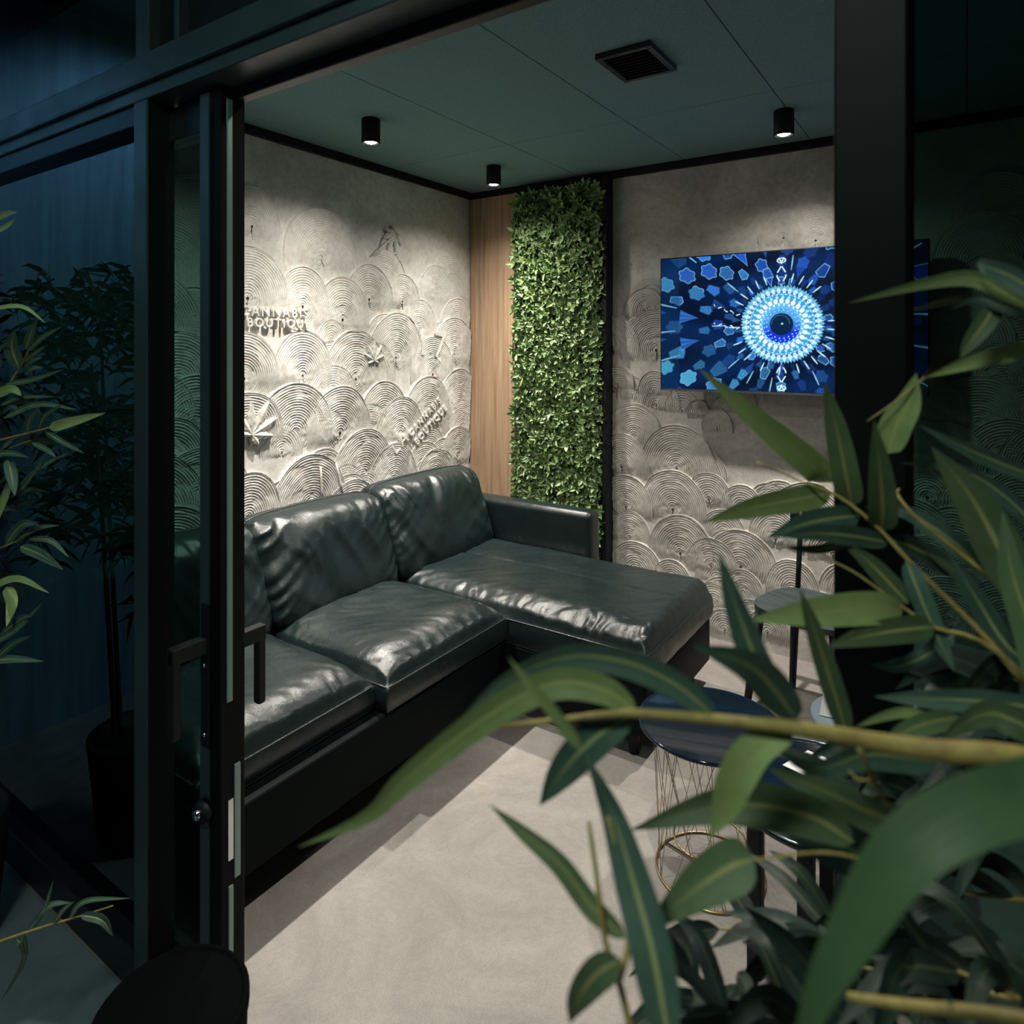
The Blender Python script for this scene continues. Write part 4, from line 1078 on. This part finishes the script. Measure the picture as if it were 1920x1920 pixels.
# sprays low right, their leaf green darkened to stand in for shade
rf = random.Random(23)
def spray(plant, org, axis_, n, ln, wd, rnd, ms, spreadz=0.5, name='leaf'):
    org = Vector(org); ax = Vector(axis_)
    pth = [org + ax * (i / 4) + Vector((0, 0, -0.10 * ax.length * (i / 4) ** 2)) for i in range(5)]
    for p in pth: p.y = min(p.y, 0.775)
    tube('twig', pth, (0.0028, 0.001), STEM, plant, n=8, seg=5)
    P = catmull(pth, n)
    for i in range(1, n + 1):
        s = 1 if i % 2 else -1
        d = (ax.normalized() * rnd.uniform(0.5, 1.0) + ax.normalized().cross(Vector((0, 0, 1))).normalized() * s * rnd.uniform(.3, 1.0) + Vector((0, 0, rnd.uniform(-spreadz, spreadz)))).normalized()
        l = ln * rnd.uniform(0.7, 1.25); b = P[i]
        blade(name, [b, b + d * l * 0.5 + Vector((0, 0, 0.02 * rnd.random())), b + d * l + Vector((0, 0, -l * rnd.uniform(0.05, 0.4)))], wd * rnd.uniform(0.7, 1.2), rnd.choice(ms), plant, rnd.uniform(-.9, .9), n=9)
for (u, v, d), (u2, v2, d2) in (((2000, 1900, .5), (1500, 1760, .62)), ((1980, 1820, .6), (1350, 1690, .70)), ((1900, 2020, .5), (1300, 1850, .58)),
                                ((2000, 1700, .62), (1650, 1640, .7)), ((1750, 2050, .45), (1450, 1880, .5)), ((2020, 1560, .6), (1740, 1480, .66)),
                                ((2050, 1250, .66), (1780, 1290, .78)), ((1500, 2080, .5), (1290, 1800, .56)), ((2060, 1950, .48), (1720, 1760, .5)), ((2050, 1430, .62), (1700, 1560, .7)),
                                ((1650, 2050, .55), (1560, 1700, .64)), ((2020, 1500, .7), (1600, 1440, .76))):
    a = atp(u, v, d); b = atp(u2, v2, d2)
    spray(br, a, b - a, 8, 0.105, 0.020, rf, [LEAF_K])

# left plant, outside the fixed pane
PL = Vector((-2.12, 0.60, 0))
bl = empty('artificial_bamboo', PL, 'artificial bamboo plant with narrow leaves standing before the dark fixed pane left', 'plant')
pot(bl, PL, 0.14, 0.32)
canes = []
for dx, dy, lx, ly, zt in ((0.03, 0.02, 0.05, -0.02, 1.62), (-0.05, 0.03, -0.08, 0.03, 1.7), (0.0, -0.05, 0.03, -0.12, 1.5), (0.05, -0.02, 0.10, -0.04, 1.35), (-0.02, 0.06, -0.02, 0.06, 1.45)):
    pts = [PL + Vector((dx, dy, 0.28)), PL + Vector((dx + lx * .4, dy + ly * .5, 0.9)), PL + Vector((dx + lx, dy + ly, zt))]
    canes.append(pts); tube('cane', pts, (0.009, 0.004), CANE, bl, n=12)
G_ = 1.42
def gl(pts, wpx, m=LEAF_T, roll=.2, d0=1.42, d1=1.38): pxleaf(bl, pts, wpx, d0, d1, m, roll, n=10)
pxtwig(bl, [(-60, 790), (5, 735), (50, 665), (68, 605)], 5, 2, 1.5, 1.4)
gl([(50, 660), (80, 632), (115, 613)], 11); gl([(48, 655), (58, 625), (70, 598)], 14); gl([(45, 678), (65, 662), (86, 648)], 9)
gl([(45, 690), (60, 676), (80, 670)], 10); gl([(46, 702), (62, 690), (82, 690)], 10); gl([(35, 690), (22, 650), (28, 618)], 26)
gl([(-20, 580), (40, 575), (86, 606)], 9, LEAF_L, .5); gl([(10, 720), (60, 712), (120, 692)], 11); gl([(0, 690), (-5, 660), (15, 640)], 12)
pxtwig(bl, [(-60, 838), (0, 825), (50, 813), (95, 801)], 5, 3, 1.5, 1.4)
gl([(92, 803), (130, 792), (198, 774)], 20, LEAF_L, .1); gl([(84, 808), (115, 828), (158, 850)], 11); gl([(5, 785), (70, 758), (145, 768)], 12)
gl([(50, 812), (56, 785), (72, 765)], 14); gl([(72, 806), (84, 780), (118, 758)], 12); gl([(-20, 745), (20, 730), (40, 742)], 18, LEAF_L)
gl([(0, 760), (40, 745), (108, 744)], 9); gl([(15, 860), (22, 895), (28, 930)], 20); gl([(-10, 852), (20, 850), (55, 858)], 12)
gl([(20, 935), (70, 880), (130, 848)], 10); gl([(60, 830), (90, 845), (105, 858)], 10); gl([(25, 930), (50, 905), (92, 840)], 8)
gl([(-40, 1040), (10, 930), (12, 905)], 14, LEAF_L, .3)
pxtwig(bl, [(-70, 1060), (0, 1028), (40, 1010), (70, 985)], 5, 2, 1.5, 1.4)
gl([(38, 1024), (75, 1040), (118, 1068)], 20); gl([(55, 1010), (95, 1014), (130, 1046)], 11); gl([(30, 1012), (70, 990), (112, 985)], 10)
gl([(10, 1020), (40, 985), (72, 982)], 18); gl([(-30, 1110), (30, 1085), (92, 1112)], 14, LEAF_L, .4); gl([(12, 1100), (22, 1130), (12, 1175)], 20, LEAF_L, .1)
gl([(-40, 1242), (20, 1236), (82, 1240)], 15); gl([(-20, 1210), (30, 1180), (80, 1130)], 12); gl([(0, 1190), (40, 1160), (60, 1155)], 14); gl([(-30, 1260), (20, 1210), (60, 1192)], 14)
gl([(-30, 420), (10, 402), (32, 398)], 14, LEAF_L, .4); gl([(-20, 440), (10, 425), (28, 410)], 10, LEAF_L, .4)
rl = random.Random(77)
for k in range(24):
    ca_ = rl.choice(canes); t = rl.uniform(0.3, 1.0); p = catmull(ca_, 20)[int(t * 20)]
    an = rl.uniform(-1.2, 2.2) if k % 3 else rl.uniform(1.0, 2.6)
    d = Vector((math.cos(an) * 0.25, math.sin(an) * 0.16, rl.uniform(-.02, .16)))
    if p.y + d.y * 1.3 > 0.74: d.y = max(-0.2, (0.70 - p.y) * 0.6)
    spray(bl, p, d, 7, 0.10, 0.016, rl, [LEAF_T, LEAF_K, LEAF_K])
fv, ff = [], []
for k in range(330):
    c0 = PL + Vector((rl.uniform(-0.70, 0.30), rl.uniform(-0.22, 0.16), 0))
    hmax = 1.78 - 0.35 * abs(c0.x + 2.45)
    c0.z = hmax - (hmax - 0.75) * rl.random() ** 1.3
    if c0.x / max(c0.y, 0.05) > -3.15: continue
    for q in range(6):
        az = rl.uniform(0, 6.28); d = Vector((math.cos(az), math.sin(az) * 0.6, rl.uniform(-0.5, 0.7))).normalized()
        l_ = rl.uniform(0.07, 0.13); sd = d.cross(Vector((rl.uniform(-.5, .5), 1, rl.uniform(-.3, .3)))).normalized() * 0.009
        pts_ = [c0, c0 + d * l_ * .35 + sd, c0 + d * l_ * .35 - sd, c0 + d * l_ * .75 + sd * .7 - Vector((0, 0, .01)), c0 + d * l_ * .75 - sd * .7 - Vector((0, 0, .01)), c0 + d * l_ - Vector((0, 0, .03))]
        for p in pts_: p.y = min(p.y, 0.775)
        b_ = len(fv); fv += pts_; ff += [(b_, b_ + 1, b_ + 2), (b_ + 1, b_ + 3, b_ + 4, b_ + 2), (b_ + 3, b_ + 5, b_ + 4)]
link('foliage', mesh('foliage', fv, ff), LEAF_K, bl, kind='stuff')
# low twig bottom left
pxtwig(bl, [(-60, 1790), (0, 1765), (90, 1735), (150, 1718), (212, 1698)], 6, 2, 1.30, 1.34)
for pts, wd in (([(60, 1745), (85, 1700), (100, 1650)], 8), ([(100, 1732), (120, 1705), (140, 1690)], 9), ([(130, 1722), (160, 1690), (245, 1684)], 10), ([(150, 1716), (190, 1725), (212, 1755)], 16),
                ([(50, 1750), (90, 1700), (135, 1692)], 12), ([(30, 1755), (45, 1800), (0, 1880)], 10), ([(45, 1752), (48, 1780), (52, 1792)], 8)):
    gl(pts, wd, LEAF_T, .3, 1.32, 1.33)

# tall black planter beside the jamb (outside, on the corridor floor)
PBM = mat('planter_black', (0.002, 0.003, 0.003), 0.9, spec=0.05)
pb = empty('round_planter', (-1.17, 0.655, 0), 'tall matt black round planter on the corridor floor beside the door jamb', 'planter')
lathe('body', [(0.0, 0.0), (0.115, 0.0), (0.120, 0.01), (0.126, 0.315), (0.116, 0.315), (0.110, 0.10), (0.0, 0.10)], (-1.17, 0.655, 0), PBM, pb, 40)
lathe('rim', [(0.118, 0.30), (0.1275, 0.30), (0.129, 0.305), (0.129, 0.325), (0.125, 0.330), (0.119, 0.330), (0.118, 0.325)], (-1.17, 0.655, 0), PBM, pb, 40)
